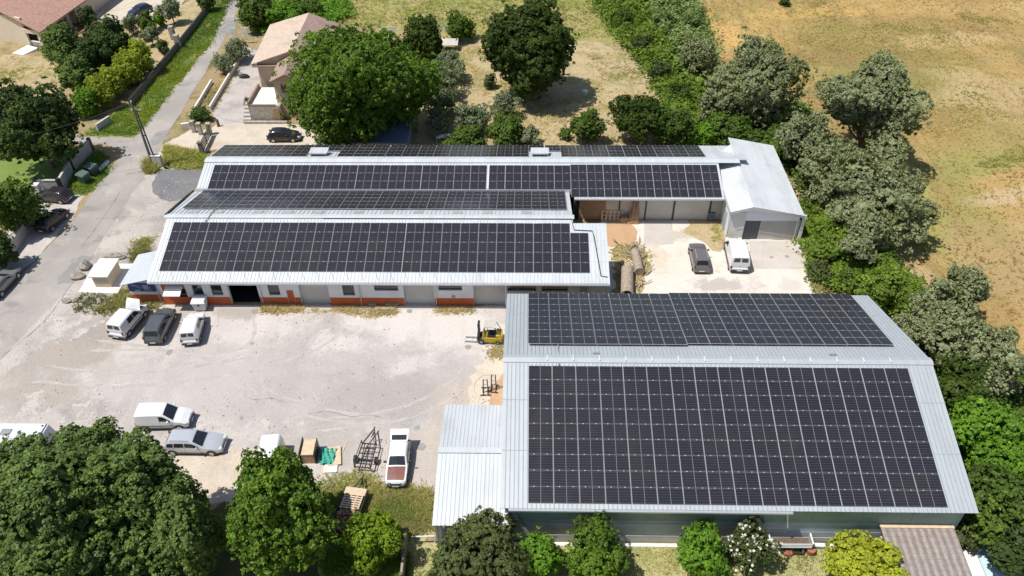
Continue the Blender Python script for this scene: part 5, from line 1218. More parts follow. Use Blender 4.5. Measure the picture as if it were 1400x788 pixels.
for k in range(70):
    g = G(rgx.uniform(842, 884), rgx.uniform(336, 398)); a_ = rgx.uniform(0, 3.14); l_ = rgx.uniform(.3, 1.4); m.bar((g.x, g.y, rgx.uniform(.05, .2)), (g.x + l_ * math.cos(a_), g.y + l_ * math.sin(a_), rgx.uniform(.05, .55)), rgx.uniform(.04, .14), rgx.uniform(.03, .07), rgx.choice((0, 0, 1)))
tag(m.build('scrap_wood', [M['log'], M['wood']]), 'loose branches and scrap boards strewn around the logs', 'scrap wood', kind='stuff')
PT = thing('pallet', 'broken pale pallet lying behind the workshop end by the logs', 'pallet', G(858, 362), .6)
m = MB()
for k in range(5): m.obox((-.5 + k * .25, 0, .16), (.11, 1.2, .03), rz=0)
m.build('slat', M['palewood'], PT)
m = MB()
for y in (-.5, 0, .5): m.obox((0, y, .08), (1.2, .09, .12))
m.build('bearer', M['palewood'], PT)
PT = thing('pallet', 'upright pale pallet leaning against the rear building wall', 'pallet', G(837, 304), 0)
m = MB()
for k in range(6): m.obox((-1.1 + k * .44, .3, .65), (.18, .04, 1.3), rx=-.2)
m.build('slat', M['palewood'], PT)
m = MB()
for z in (.25, .7, 1.15): m.obox((0, .36 + (z - .65) * .2, z), (2.4, .1, .1))
m.build('bearer', M['palewood'], PT)
p = G(865, 306)
T = thing('timber_bundle', 'upright bundle of brown tree trunks against the rear building wall', 'timber', (p.x, p.y, 0))
for k in range(6):
    x = -.5 + k * .2; m = MB(); h_ = random.uniform(1.7, 2.6) if k > 1 else random.uniform(.8, 1.3)
    m.tube([(x, 0, 0), (x + random.uniform(-.2, .2), .35, h_)], [.17, .13], 8); m.build('trunk', M['wood'], T)
blob('scrap_heap', 853, 304, .5, .35, .6, M['wood'], 'low brown scrap heap left of the timber bundle', 'heap', seed=41)
p = G(971, 301); m = MB(); m.box(-.35, .35, -.2, .2, 0, .95); m.box(-.38, .38, -.23, .23, .953, 1.0); o = m.build('metal_box', M['bluemetal']); o.location = (p.x, p.y, .02); tag(o, 'small blue grey box against the right end of the rear wall', 'box')
# trailer at the warehouse wall
p = G(1076, 752)
T = thing('tipping_trailer', 'small grey tipping trailer with open brown box against the near warehouse wall', 'trailer', (p.x, p.y + .35, .0), 0)
lx_, ly_ = 1.42, .62; z0, z1 = .75, 1.3
m = MB()
for (x0, x1, y0, y1) in ((-lx_, lx_, -ly_ - .04, -ly_), (-lx_, lx_, ly_, ly_ + .04), (-lx_ - .04, -lx_, -ly_ - .04, ly_ + .04), (lx_, lx_ + .04, -ly_ - .04, ly_ + .04)): m.box(x0, x1, y0, y1, z0, z1)
m.build('side_wall', M['galv'], T)
m = MB(); m.box(-lx_, lx_, -ly_, ly_, z0, z0 + .06); m.build('bed', M['bark'], T)
m = MB()
for k in range(3): m.box(-lx_ - .03, lx_ + .03, -ly_ - .065, -ly_ - .042, z0 + .06 + k * .18, z0 + .1 + k * .18)
for s in (-1, 1): m.box(s * (lx_ + .02) - .05, s * (lx_ + .02) + .05, -ly_ - .07, ly_ + .07, z1, z1 + .05)
m.build('rim_rail', M['whiteplastic'], T)
m = MB(); m.box(-lx_ + .2, lx_ - .2, -.3, .3, .5, .74); m.bar((-.6, -.7, .35), (.9, -.8, .35), .1); m.bar((.9, -.8, .35), (1.1, -.2, .7), .1); m.build('chassis', M['blackmetal'], T)
for s in (-1, 1):
    wl = MB(); wl.tube([(s * .95 - .1, -.35, .33), (s * .95 + .1, -.35, .33)], .33, 14); wl.build('wheel', M['black'], T)
p = G(1076, 762); blob('sack', 1077, 759, .35, .2, .35, M['terracotta'], 'small red sack beneath the tipping trailer', 'sack', seed=51)
p = G(1107, 757); m = MB(); m.tube([(0, 0, 0), (0, 0, .55)], [.22, .3], 12); o = m.build('flower_pot', M['terracotta']); o.location = (p.x, p.y, 0); tag(o, 'terracotta pot right of the tipping trailer', 'pot')
a, b_ = G(1108, 745, .35), G(1150, 747, .35); m = MB(); m.tube([a, b_], .16, 10); tag(m.build('white_pipe', M['whiteplastic'], org=tuple(a)), 'white plastic pipe lying right of the tipping trailer', 'pipe')
# fence near the bottom edge
T = thing('wooden_fence', 'dark weathered post fence with white top rail left of the round olive bush', 'fence', G(556, 735), world=True)
a, b_ = G(557, 738), G(551, 800)
m = MB()
for k in range(2): m.bar((a.x, a.y, .5 + k * .6), (b_.x, b_.y, .5 + k * .6), .16, .5)
m.build('board', M['log'], T)
for f in (0, .5, 1):
    q = a.lerp(b_, f); m = MB(); m.tube([(q.x, q.y, 0), (q.x, q.y, 1.5)], .12, 8); m.build('post', M['poleconc'], T)
q1, q2 = G(562, 734, .9), G(594, 733, .9); m = MB(); m.tube([q1, q2], .05, 6); m.tube([(q2.x, q2.y, 0), q2], .05, 6); m.build('top_rail', M['whiteplastic'], T)
p = G(800, 129); m = MB(); m.tube([(0, 0, 0), (0, 0, .5)], [.35, .4], 12); o = m.build('white_tub', M['whiteplastic']); o.location = (p.x, p.y, .02); tag(o, 'white tub on the hay at the shadow edge of the dark round oak', 'tub')
for i, (px, py, sx, lab) in enumerate(((322 + 215, 0, 0, ''),)): pass
T = thing('garden_table', 'low white table among the olive bushes behind the rear building', 'table', G(606, 193), .2)
m = MB(); m.box(-.9, .9, -.45, .45, .7, .75); m.build('tabletop', M['whiteplastic'], T)
for sx in (-1, 1):
    for sy in (-1, 1): m = MB(); m.bar((sx * .8, sy * .38, 0), (sx * .8, sy * .38, .7), .06); m.build('leg', M['whiteplastic'], T)
p = G(615, 68); T = thing('animal_shelter', 'tiny grey roofed shelter beside the dark trees', 'shelter', (p.x, p.y, 0))
m = MB(); m.slab((-1.3, -.8, 1.0), (1.3, -.8, 1.0), (1.3, .8, 1.4), (-1.3, .8, 1.4), .06); m.build('roof', M['concrete'], T)
for sx in (-1, 1): m = MB(); m.box(sx * 1.1 - .06, sx * 1.1 + .06, -.6, .6, 0, 1.0); m.build('side_wall', M['wood'], T)
# planks along the workshop foot
for i, (pa, pb2, lab) in enumerate((((505, 416.5), (515, 417.5), 'short grey plank pile under the left high window'), ((528, 416.5), (545, 417.5), 'longer grey plank pile under the left high window'), ((513, 420.5), (541, 421), 'white board on the ground before the plank piles'))):
    a, b_ = G(*pa), G(*pb2); m = MB(); h_ = .35 if i < 2 else .06
    m.obox(((a.x + b_.x) / 2, a.y - .1, h_ / 2 + .03), (b_.x - a.x, .5 if i < 2 else .35, h_), rz=.03)
    if i < 2: m.obox(((a.x + b_.x) / 2 + .1, a.y - .05, h_ + .06), ((b_.x - a.x) * .8, .35, .05), rz=.1)
    tag(m.build('plank_pile' if i < 2 else 'white_board', M['log'] if i < 2 else M['white_concrete']), lab, 'planks')


# ------------------------------------------------------------------ vegetation
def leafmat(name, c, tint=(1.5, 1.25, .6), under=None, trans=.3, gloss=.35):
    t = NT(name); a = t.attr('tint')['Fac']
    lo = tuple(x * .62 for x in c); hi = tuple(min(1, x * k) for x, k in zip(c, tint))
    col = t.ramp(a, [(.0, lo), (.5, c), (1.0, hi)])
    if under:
        geo = t.n.new('ShaderNodeNewGeometry'); col = t.mix(geo.outputs['Backfacing'], col, under)
    p = t.n.new('ShaderNodeBsdfPrincipled'); t.setin(p.inputs['Base Color'], col); p.inputs['Roughness'].default_value = .5; p.inputs['Specular IOR Level'].default_value = gloss * .5
    tr = t.n.new('ShaderNodeBsdfTranslucent'); t.link(t.mix(1.0, col, (1.3, 1.35, .5), 'MULTIPLY'), tr.inputs[0])
    mx = t.n.new('ShaderNodeMixShader'); mx.inputs[0].default_value = trans; t.link(p.outputs[0], mx.inputs[1]); t.link(tr.outputs[0], mx.inputs[2])
    t.link(mx.outputs[0], t.out.inputs[0]); return t.m
LM = {
    'oak': leafmat('oak_leaf', (.072, .115, .020), (1.7, 1.5, .9)), 'walnut': leafmat('walnut_leaf', (.138, .238, .030), (1.6, 1.4, 1.0)),
    'ash': leafmat('ash_leaf', (.115, .200, .024), (1.6, 1.4, .9)), 'lindens': leafmat('dense_leaf', (.138, .210, .056), (1.6, 1.45, 1.1)),
    'poplar': leafmat('poplar_leaf', (.185, .225, .070), (1.7, 1.55, 1.7), under=(.29, .32, .17), gloss=.5), 'olive': leafmat('olive_leaf', (.16, .205, .085), (1.5, 1.4, 1.4), under=(.24, .28, .16)),
    'lime': leafmat('lime_leaf', (.36, .43, .05), (1.45, 1.3, 1.0)), 'yellow': leafmat('golden_leaf', (.42, .47, .045), (1.4, 1.25, 1.0)), 'limedeep': leafmat('lime_bush_leaf', (.17, .27, .022), (1.6, 1.35, .8)),
    'dark': leafmat('dark_leaf', (.068, .112, .030), (1.6, 1.5, 1.1)), 'bright': leafmat('vine_leaf', (.145, .29, .028), (1.5, 1.3, .9)), 'shrub': leafmat('shrub_leaf', (.110, .180, .032), (1.6, 1.4, 1.0)),
    'bramble': leafmat('bramble_leaf', (.160, .245, .036), (1.7, 1.45, 1.0)), 'reed': leafmat('reed_leaf', (.22, .30, .10), (1.5, 1.3, 1.2)), 'deep': leafmat('deep_olive_leaf', (.115, .148, .048), (1.6, 1.5, 1.3)),
    'flower': leafmat('white_flower', (.75, .74, .66), (1.1, 1.1, 1.1)), 'dry': leafmat('dry_grass', (.54, .455, .28), (1.25, 1.2, 1.15), trans=.35), 'grass': leafmat('green_grass', (.17, .27, .04), (1.8, 1.3, .9), trans=.35),
    'mixed': leafmat('meadow_grass', (.38, .37, .14), (1.4, 1.25, 1.3), trans=.35), 'deepweed': leafmat('grey_green_weed', (.22, .23, .10), (1.4, 1.25, 1.2), trans=.3), 'straw': leafmat('straw', (.40, .285, .115), (1.35, 1.35, 1.5), trans=.3),
}
def leaf_mesh(name, P, Nn, size, tint, mat, elong=1.5, fold=.18):
    """P (n,3) positions, Nn (n,3) normals, size (n,), tint (n,): one folded four-cornered leaf spray each"""
    n = len(P); r = RNG.normal(size=(n, 3)); Nn = Nn / (np.linalg.norm(Nn, axis=1, keepdims=True) + 1e-9)
    A = np.cross(Nn, r); A /= np.linalg.norm(A, axis=1, keepdims=True) + 1e-9; B2 = np.cross(Nn, A)
    s = size[:, None]
    v = np.stack([P - A * s * elong * .5, P + B2 * s * .5 - Nn * s * fold, P + A * s * elong * .5, P - B2 * s * .5 - Nn * s * fold], 1).reshape(-1, 3)
    me = bpy.data.meshes.new(name); me.vertices.add(4 * n); me.vertices.foreach_set('co', v.astype(np.float32).ravel())
    me.loops.add(4 * n); me.loops.foreach_set('vertex_index', np.arange(4 * n, dtype=np.int32))
    me.polygons.add(n); me.polygons.foreach_set('loop_start', np.arange(0, 4 * n, 4, dtype=np.int32)); me.polygons.foreach_set('loop_total', np.full(n, 4, np.int32))
    at = me.attributes.new('tint', 'FLOAT', 'POINT'); at.data.foreach_set('value', np.repeat(tint, 4).astype(np.float32))
    me.materials.append(mat); me.update(); me.validate()
    return me
def crown_points(r, c, leaf, lobes=14, dens=3.0, clump=.5, rough=.5, seed=0, core=.70, out=.12, amp=.06):
    """an uneven crown: lobes on an ellipsoid, leaf clumps on the lobes, leaves on the outer side of each clump"""
    rg = np.random.default_rng(seed); P, N_, T_, S_ = [], [], [], []
    ga = math.pi * (3 - math.sqrt(5)); L_ = [(np.array([0, 0, -.06]), core)]
    for i in range(lobes):
        z = 1 - (i + .5) / lobes * 1.78; rr = math.sqrt(max(0, 1 - z * z)); a = i * ga + rg.uniform(-.5, .5)
        d = np.array([rr * math.cos(a), rr * math.sin(a), z]); k = rg.uniform(.48, .78)
        if i > 1 and rg.uniform() < .12: continue
        L_.append((d * k + rg.normal(0, .04, 3), rg.uniform(.20, .46) * (1.1 - .35 * (k - .48) / .3)))
    tree_t = rg.normal(0, .09); sc = np.array([r, r, c]); mean = (r * r * c) ** (1 / 3)
    for li, (ctr, rd) in enumerate(L_):
        cl = clump * rg.uniform(.85, 1.15); area = 4 * math.pi * (rd * mean) ** 2; ncl = max(10, int(area / (cl * cl) * 1.5))
        d = rg.normal(size=(ncl, 3)); d /= np.linalg.norm(d, axis=1, keepdims=True)
        q = ctr + d * rd * rg.uniform(.82, 1.08, (ncl, 1)) * np.where(rg.uniform(size=(ncl, 1)) < out, rg.uniform(1.06, 1.45, (ncl, 1)), 1)
        keep = np.ones(ncl, bool)
        for c2, r2 in L_:
            if c2 is not ctr: keep &= np.linalg.norm(q - c2, axis=1) > r2 * .90
        q, d = q[keep], d[keep]
        # large inner leaves keep the crown from being see-through
        ni = int(60 + 70 * rd / .4); di = rg.normal(size=(ni, 3)); di /= np.linalg.norm(di, axis=1, keepdims=True)
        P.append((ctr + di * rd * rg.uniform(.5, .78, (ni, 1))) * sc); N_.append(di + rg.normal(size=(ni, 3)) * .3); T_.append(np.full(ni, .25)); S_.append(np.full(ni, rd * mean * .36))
        if len(q) == 0: continue
        nl = max(4, int(dens * cl * cl / (leaf * leaf)))
        off = rg.normal(size=(len(q), nl, 3)); off /= np.linalg.norm(off, axis=2, keepdims=True); off = off + d[:, None, :] * .8 + np.array([0, 0, .25]); off /= np.linalg.norm(off, axis=2, keepdims=True)
        rad = rg.uniform(.55, 1.0, (len(q), nl, 1)) * cl * .60 * rg.choice([.5, .7, .9, 1.2, 1.5], (len(q), 1, 1))
        pos = (q * sc)[:, None, :] + off * rad * np.array([1, 1, .8])
        nor = off * .9 + d[:, None, :] * .4 + rg.normal(size=off.shape) * rough + np.array([0, 0, .25])
        tc = np.clip(rg.normal(.42, .13) + rg.normal(0, .13, (len(q), 1)) + rg.normal(0, .13, (len(q), nl)), 0, 1)
        P.append(pos.reshape(-1, 3)); N_.append(nor.reshape(-1, 3)); T_.append(tc.reshape(-1)); S_.append(np.full(tc.size, leaf) * rg.uniform(.7, 1.3, tc.size))
    T_ = [np.clip(x + tree_t, 0, 1) for x in T_]
    P = np.concatenate(P)
    u = P / (np.linalg.norm(P / sc, axis=1, keepdims=True) + 1e-6) / sc; k = 1.0
    for j in range(6):
        w_ = rg.normal(size=3); k = k + amp * np.sin((u @ w_) * rg.uniform(1.5, 4) + rg.uniform(0, 6))
    P = P * np.asarray(k)[:, None]
    ex = np.percentile(np.abs(P[:, :2]), 98.8) / r; ez = np.percentile(np.abs(P[:, 2]), 99.2) / c
    P[:, :2] /= ex; P[:, 2] /= ez
    return P, np.concatenate(N_), np.concatenate(T_), np.concatenate(S_), [(ctr * sc, rd * mean) for ctr, rd in L_]
NLEAF = 0
def tree(name, label, cat, cx, cy, a, b_, th, leafm, leaf=.34, lobes=14, dens=2.6, clump=None, group=None, seed=None, rough=.5, flowers=0, trunkm='bark', trunkr=None, gaps=0.0, cmax=1.08, core=.66, out=.14, amp=.065):
    """crown seen in the photo box (cx+-a, cy+-b); th = height of the crown's underside above ground"""
    global NLEAF
    seed = seed if seed is not None else int(cx * 7 + cy * 13)
    zc = th + 2.0
    for _ in range(12):
        p = G(cx, cy, zc); dv = p - CAMP; dep = dv.dot(FWD); s = FPX / dep; ph = math.asin(-dv.z / dv.length)
        r = a / s; bb = b_ / s / (1.0 / math.cos(math.atan((cy - 394) / FPX)))
        c2 = bb * bb - (r * math.sin(ph)) ** 2; c = math.sqrt(max(c2, (r * .62) ** 2)) / math.cos(ph) if c2 > 0 else r * .62
        c = min(max(c, r * .62), r * cmax); zc = th + c
    T = thing(name, label, cat, (p.x, p.y, 0), 0, group)
    leaf = max(.12, leaf * .46)
    P, N_, tt, size, L_ = crown_points(r, c, leaf, lobes, dens * 1.1, clump or max(.30, min(.60, r * .12)), rough, seed, core, out, amp)
    if gaps: 
        k = np.random.default_rng(seed + 5).uniform(size=len(P)) > gaps; P, N_, tt, size = P[k], N_[k], tt[k], size[k]
    P[:, 2] += zc; k = P[:, 2] > .05; P, N_, tt, size = P[k], N_[k], tt[k], size[k]
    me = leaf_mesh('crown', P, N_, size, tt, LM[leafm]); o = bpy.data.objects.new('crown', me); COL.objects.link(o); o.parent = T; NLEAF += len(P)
    rt = trunkr or max(.06, r * .05); m = MB(); rg = random.Random(seed)
    m.tube([(0, 0, -.05), (rg.uniform(-.1, .1), rg.uniform(-.1, .1), max(.2, th)), (0, 0, zc)], [rt * 1.25, rt, rt * .6], 9)
    for ctr, rd in L_[1:9]:
        z0 = max(.15, th * .8) + rg.uniform(0, .3) * c; e = Vector((ctr[0], ctr[1], ctr[2] + zc)); s0 = Vector((0, 0, min(z0, e.z)))
        mid = s0.lerp(e, .5) + Vector((0, 0, -.1 * r)); m.tube([s0, mid, e], [rt * .5, rt * .35, rt * .15], 6)
    m.build('trunk', M[trunkm], T)
    if flowers:
        k = np.random.default_rng(seed + 2).permutation(len(P))[:flowers * 5]; k = k[np.argsort(-N_[k, 2])][:flowers]
        Q = P[k] * 1.0; Q[:, :2] *= 1.04; Q[:, 2] += .05
        nn_ = N_[k].copy(); nn_[:, 2] += 1.0
        me = leaf_mesh('blossom', Q, nn_, np.full(len(k), .22), np.full(len(k), .5), LM['flower'], 1.1, .1); o = bpy.data.objects.new('blossom', me); COL.objects.link(o); o.parent = T
    return T

# trees at the rear
tree('broadleaf_tree', 'dark green tree over the shaded roadside wall, behind the plum hatchback', 'tree', 16, 282, 34, 44, .6, 'shrub', .36, 12)
tree('broadleaf_tree', 'dark green tree at the left edge above the grey coupe', 'tree', -4, 342, 24, 42, .5, 'dark', .36, 11)
tree('oak_tree', 'very dark round oak tree standing on the hay plot', 'tree', 725, 69, 60, 66, .8, 'oak', .42, 26, 2.6, core=.76, out=.05, amp=.03)
tree('walnut_tree', 'huge green tree between the middle house and the rear building', 'tree', 497, 118, 95, 79, 1.0, 'walnut', .44, 26, 2.4, rough=1.0, core=.58, out=.17, amp=.085)
tree('broadleaf_tree', 'dark broad tree in the garden at the left edge behind the green bins', 'tree', 48, 173, 60, 56, 1.0, 'dark', .42, 16, 2.2, rough=.7)
tree('broadleaf_tree', 'dark green tree touching the bungalow porch', 'tree', 84, 62, 29, 29, .6, 'lindens', .36, 12)
tree('broadleaf_tree', 'dark bushy tree behind the lime hedge, farthest from the bungalow', 'tree', 150, 56, 32, 33, .6, 'dark', .40, 12)
tree('broadleaf_tree', 'round dark green tree left of the lime hedge', 'tree', 102, 102, 27, 28, .5, 'lindens', .36, 12)
tree('broadleaf_tree', 'dark green tree crown in the middle of the garden group by the lime hedge', 'tree', 124, 80, 27, 28, .6, 'dark', .38, 12)
for i, (cx, cy, a, b_, lab) in enumerate(((190, 80, 22, 30, 'yellow green hedge shrub farthest up the garden wall'), (172, 97, 20, 28, 'yellow green hedge shrub second from the far end'), (152, 112, 20, 28, 'yellow green hedge shrub in the middle of the row'), (135, 128, 20, 26, 'yellow green hedge shrub second from the near end'), (118, 140, 18, 24, 'yellow green hedge shrub nearest the dark broad tree'))):
    tree('hedge_shrub', lab, 'shrub', cx, cy, a, b_, .1, 'lime' if i != 4 else 'bright', .34, 9, 2.0, group='lime hedge shrubs along the garden wall', rough=.8)
tree('shrub', 'dark green shrub covering the front of the navy car', 'shrub', 199, 30, 13, 16, .1, 'shrub', .3, 8)
tree('shrub', 'bright round shrub right of the navy car', 'shrub', 217, 27, 9, 11, .1, 'bright', .28, 7)
tree('olive_tree', 'grey green olive tree on the brown bed near the road', 'tree', 233, 12, 15, 15, .9, 'olive', .28, 9, 1.8)
tree('olive_tree', 'small grey olive bush between lime hedge and gate pillars', 'tree', 205, 48, 12, 12, .4, 'olive', .28, 8, 1.8)
tree('shrub', 'grey green shrub beside the garden wall gate', 'shrub', 221, 63, 10, 10, .1, 'deep', .28, 7)
tree('olive_tree', 'grey shrub left of the navy car', 'tree', 178, 32, 12, 13, .4, 'olive', .3, 8, 1.6)
tree('shrub', 'dark shrub beside the bungalow terrace', 'shrub', 118, 22, 13, 14, .1, 'dark', .32, 8)
tree('shrub', 'dark bush at the top end of the garden wall', 'shrub', 282, 4, 12, 12, .1, 'dark', .3, 8)
tree('broadleaf_tree', 'dense dark tree right beside the road at the top', 'tree', 352, 14, 25, 26, .3, 'shrub', .4, 12)
tree('shrub', 'large bright shrub between the roadside tree and the middle house', 'shrub', 390, 22, 26, 20, .1, 'bright', .38, 10)
tree('shrub', 'leafy shrub behind the middle house roof', 'shrub', 415, 6, 24, 14, .1, 'shrub', .38, 9)
tree('olive_tree', 'straggly grey shrub in the planting strip farther along the grey drive', 'shrub', 321, 68, 18, 17, .3, 'olive', .3, 10, 1.4, gaps=.2)
tree('olive_tree', 'low grey shrub in the planting strip nearer the camera', 'shrub', 303, 88, 13, 15, .2, 'olive', .28, 8, 1.4, gaps=.2)
tree('shrub', 'small dark round shrub behind the gate pillars', 'shrub', 273, 155, 13, 11, .1, 'shrub', .28, 7)
tree('shrub', 'little potted shrub at the terrace steps', 'shrub', 341, 140, 7, 10, .1, 'deep', .22, 6, 1.6)
tree('broadleaf_tree', 'pair of dark trees right behind the huge green tree', 'tree', 581, 53, 29, 32, .5, 'oak', .4, 12, rough=.8)
tree('broadleaf_tree', 'small bright round tree left of the dark round oak', 'tree', 628, 38, 20, 18, .3, 'ash', .36, 9)
for cx, cy, a, b_, lab in ((613, 88, 25, 20, 'grey olive tree nearest the tiny roofed shelter'), (609, 113, 24, 22, 'grey olive tree right beside the huge green tree'), (604, 138, 20, 17, 'grey olive tree beneath the right flank of the huge green tree'), (600, 165, 22, 17, 'grey olive bush right of the blue roofed shed'), (642, 164, 27, 18, 'broad grey olive bush behind the middle of the rear building'), (692, 141, 20, 17, 'olive tree below the dark round oak')):
    tree('olive_tree', lab, 'tree', cx, cy, a, b_, .4, 'olive', .3, 9, 1.8, group='olive trees behind the rear building', rough=1.0, core=.42, out=.22, amp=.10)
tree('shrub', 'leafy green bush beside the rear roof, below the oak', 'shrub', 692, 179, 29, 22, .1, 'shrub', .34, 10)
tree('shrub', 'low grey green bush right of the leafy bush below the oak', 'shrub', 722, 186, 16, 14, .1, 'olive', .3, 7)
tree('shrub', 'low bright bush against the rear roof by the white table', 'shrub', 638, 190, 28, 12, .1, 'shrub', .32, 9)
tree('shrub', 'small yellow green bush on the hay left of the oak', 'shrub', 671, 111, 9, 11, .1, 'deep', .26, 6)
tree('shrub', 'tiny bush left of the upright dark shrub', 'shrub', 772, 183, 9, 8, .1, 'shrub', .26, 6)
tree('evergreen_shrub', 'upright dense dark shrub standing behind the rear roof', 'shrub', 804, 173, 23, 28, .1, 'shrub', .32, 10)
tree('broadleaf_tree', 'middle dark tree of the row behind the right rear roof', 'tree', 868, 160, 36, 32, .9, 'oak', .36, 13, rough=.7)
tree('broadleaf_tree', 'dark tree at the right end of the row behind the rear roof', 'tree', 918, 172, 29, 26, .8, 'shrub', .36, 11, rough=.7)
tree('poplar_tree', 'silvery poplar left of two, standing above the garage roof', 'tree', 1036, 112, 60, 58, 1.2, 'poplar', .40, 18, 2.1, rough=1.0, core=.44, out=.22, amp=.105)
tree('poplar_tree', 'smaller silvery tree left behind the left poplar', 'tree', 956, 78, 26, 30, .6, 'poplar', .38, 10, 2.0, rough=1.0, core=.44, out=.22, amp=.105)
tree('poplar_tree', 'silvery bush low in front of the left poplar', 'tree', 985, 140, 34, 34, .4, 'poplar', .38, 11, 2.0, rough=1.0, core=.44, out=.22, amp=.105)
tree('poplar_tree', 'tall round silvery poplar standing against the straw field', 'tree', 1195, 150, 73, 66, 1.6, 'poplar', .42, 20, 2.2, rough=1.0, core=.44, out=.22, amp=.105)
tree('poplar_tree', 'thin silvery poplar between the two big poplars', 'tree', 1104, 196, 42, 42, .8, 'poplar', .38, 12, 1.6, rough=1.0, core=.44, out=.22, amp=.105, gaps=.15)
tree('poplar_tree', 'silvery poplar right of the garage roof', 'tree', 1148, 240, 50, 40, .6, 'poplar', .40, 13, 2.0, rough=1.0, core=.44, out=.22, amp=.105)
tree('poplar_tree', 'wide silvery poplar bush below the tall round poplar', 'tree', 1198, 268, 72, 46, .6, 'poplar', .40, 16, 2.0, rough=1.0, core=.44, out=.22, amp=.105)
tree('poplar_tree', 'low silvery bush behind the far right corner of the largest warehouse', 'tree', 1180, 330, 48, 36, .4, 'poplar', .38, 12, 2.0, rough=1.0, core=.44, out=.22, amp=.105)
tree('shrub', 'dark green shrub beside the garage side wall', 'shrub', 1070, 195, 32, 28, .1, 'shrub', .36, 10)
tree('poplar_tree', 'tall silvery poplar right of the largest warehouse, against the field', 'tree', 1312, 400, 42, 48, .8, 'poplar', .38, 13, 2.1, rough=1.0, core=.44, out=.22, amp=.105)
tree('poplar_tree', 'silvery poplar bush touching the right roof edge of the largest warehouse', 'tree', 1268, 440, 42, 40, .3, 'poplar', .36, 12, 2.1, rough=1.0, core=.44, out=.22, amp=.105)
tree('poplar_tree', 'broad grey green poplar at the right edge below the tall one', 'tree', 1350, 492, 62, 44, .4, 'poplar', .38, 14, 2.0, rough=1.0, core=.44, out=.22, amp=.105)
tree('broadleaf_tree', 'dark tree between poplars and bright vine at the right edge', 'tree', 1330, 528, 44, 34, .4, 'oak', .38, 12)
tree('vine_shrub', 'big bright green leafy vine mound at the right edge', 'shrub', 1356, 604, 62, 56, .1, 'bright', .36, 15, 2.6, rough=.5)
tree('broadleaf_tree', 'mid green tree at the right edge beside the lower warehouse corner', 'tree', 1365, 690, 54, 48, .4, 'shrub', .36, 13, rough=.8)
tree('broadleaf_tree', 'dark tree in the lower right corner beside the pale blue cover', 'tree', 1392, 762, 36, 44, .3, 'dark', .34, 10)
tree('shrub', 'drooping grey green shrub hanging over the brown tiled shed', 'shrub', 1322, 727, 24, 24, .3, 'deep', .26, 8, 1.6)
tree('shrub', 'bright green shrub right of the garage pad', 'shrub', 1140, 335, 30, 26, .1, 'bramble', .32, 9)
tree('shrub', 'green shrub at the far right roof corner of the largest warehouse', 'shrub', 1200, 392, 34, 24, .1, 'bramble', .32, 9)
tree('shrub', 'dark bush below the left poplar beside the rear roof end', 'shrub', 1000, 182, 36, 18, .1, 'shrub', .34, 10)
tree('shrub', 'yellow green bush at the rear roof right of the tree row', 'shrub', 960, 184, 26, 14, .1, 'bright', .34, 8)
tree('shrub', 'dark lone bush out in the straw field at the top', 'shrub', 1073, 2, 8, 7, .0, 'dark', .3, 6)
# mixed shrubs breaking up the bramble strip
for cx, cy, a, b_, k, lab in ((850, 22, 18, 14, 'shrub', 'darker round shrub in the bramble strip nearest the top edge'), (905, 95, 17, 14, 'deep', 'dull green shrub in the middle of the bramble strip'), (935, 128, 18, 15, 'shrub', 'dark shrub in the bramble strip left of the silvery bush'), (878, 58, 14, 11, 'deep', 'small dull shrub in the bramble strip below the dark round shrub'), (950, 28, 17, 22, 'reed', 'pale reed clump beside the straw field'), (905, 30, 14, 18, 'reed', 'pale reed clump inside the bramble strip'), (1120, 372, 18, 14, 'deep', 'dull green shrub at the lower end of the garage bank'), (1165, 388, 20, 16, 'shrub', 'dark shrub in the middle of the garage bank')):
    tree('shrub', lab, 'shrub', cx, cy, a, b_, .1, k, .3, 8, 2.2, rough=.9, out=.2, amp=.1)
# foreground trees
tree('linden_tree', 'massive dark green tree filling the lower left corner', 'tree', 78, 706, 108, 92, 2.0, 'lindens', .34, 30, 2.4, cmax=1.05, out=.1)
tree('linden_tree', 'dark green tree crown right of the lower left corner tree', 'tree', 178, 672, 64, 72, 3.0, 'lindens', .34, 22, 2.4, cmax=1.2, out=.08)
tree('linden_tree', 'dark green tree top behind the massive lower left tree, beside the motorhome', 'tree', 124, 615, 46, 42, 1.5, 'lindens', .34, 14, 2.4, out=.1)
tree('linden_tree', 'dark green tree at the left edge right below the motorhome', 'tree', 24, 662, 62, 46, .3, 'lindens', .34, 16, 2.4, out=.1)
tree('linden_tree', 'tall dark green tree crown between massive dark tree and bright green tree', 'tree', 258, 728, 46, 82, 1.0, 'lindens', .34, 20, 2.4, cmax=1.8, out=.08)
tree('linden_tree', 'dark green tree crown at the bottom edge between the massive tree and the tall crown', 'tree', 185, 760, 70, 60, .2, 'lindens', .34, 18, 2.4, cmax=.9, out=.1)
tree('walnut_tree', 'bright green leafy tree in front of the plywood cabinet', 'tree', 378, 696, 76, 91, 1.5, 'walnut', .34, 20, 2.1, rough=1.0, core=.58, out=.17, amp=.085)
tree('lime_bush', 'round lime green bush beside the timber trailer', 'bush', 509, 740, 38, 43, .1, 'limedeep', .27, 18, 2.6, rough=.8, core=.74, out=.06, amp=.03)
tree('olive_bush', 'large round dull green bush in front of the pale lean-to roof', 'bush', 644, 762, 72, 56, .3, 'deep', .26, 18, 2.3)
tree('bush', 'bright green bush in front of the left end of the dark warehouse wall', 'bush', 741, 760, 33, 42, .2, 'bright', .26, 11, 2.2)
tree('bush', 'round dark green bush alone on the lawn before the warehouse wall', 'bush', 813, 762, 45, 42, .2, 'ash', .26, 13, 2.3)
tree('bush', 'leafy green bush left of the white flowering oleander', 'bush', 956, 757, 38, 42, .2, 'bright', .26, 11, 2.2)
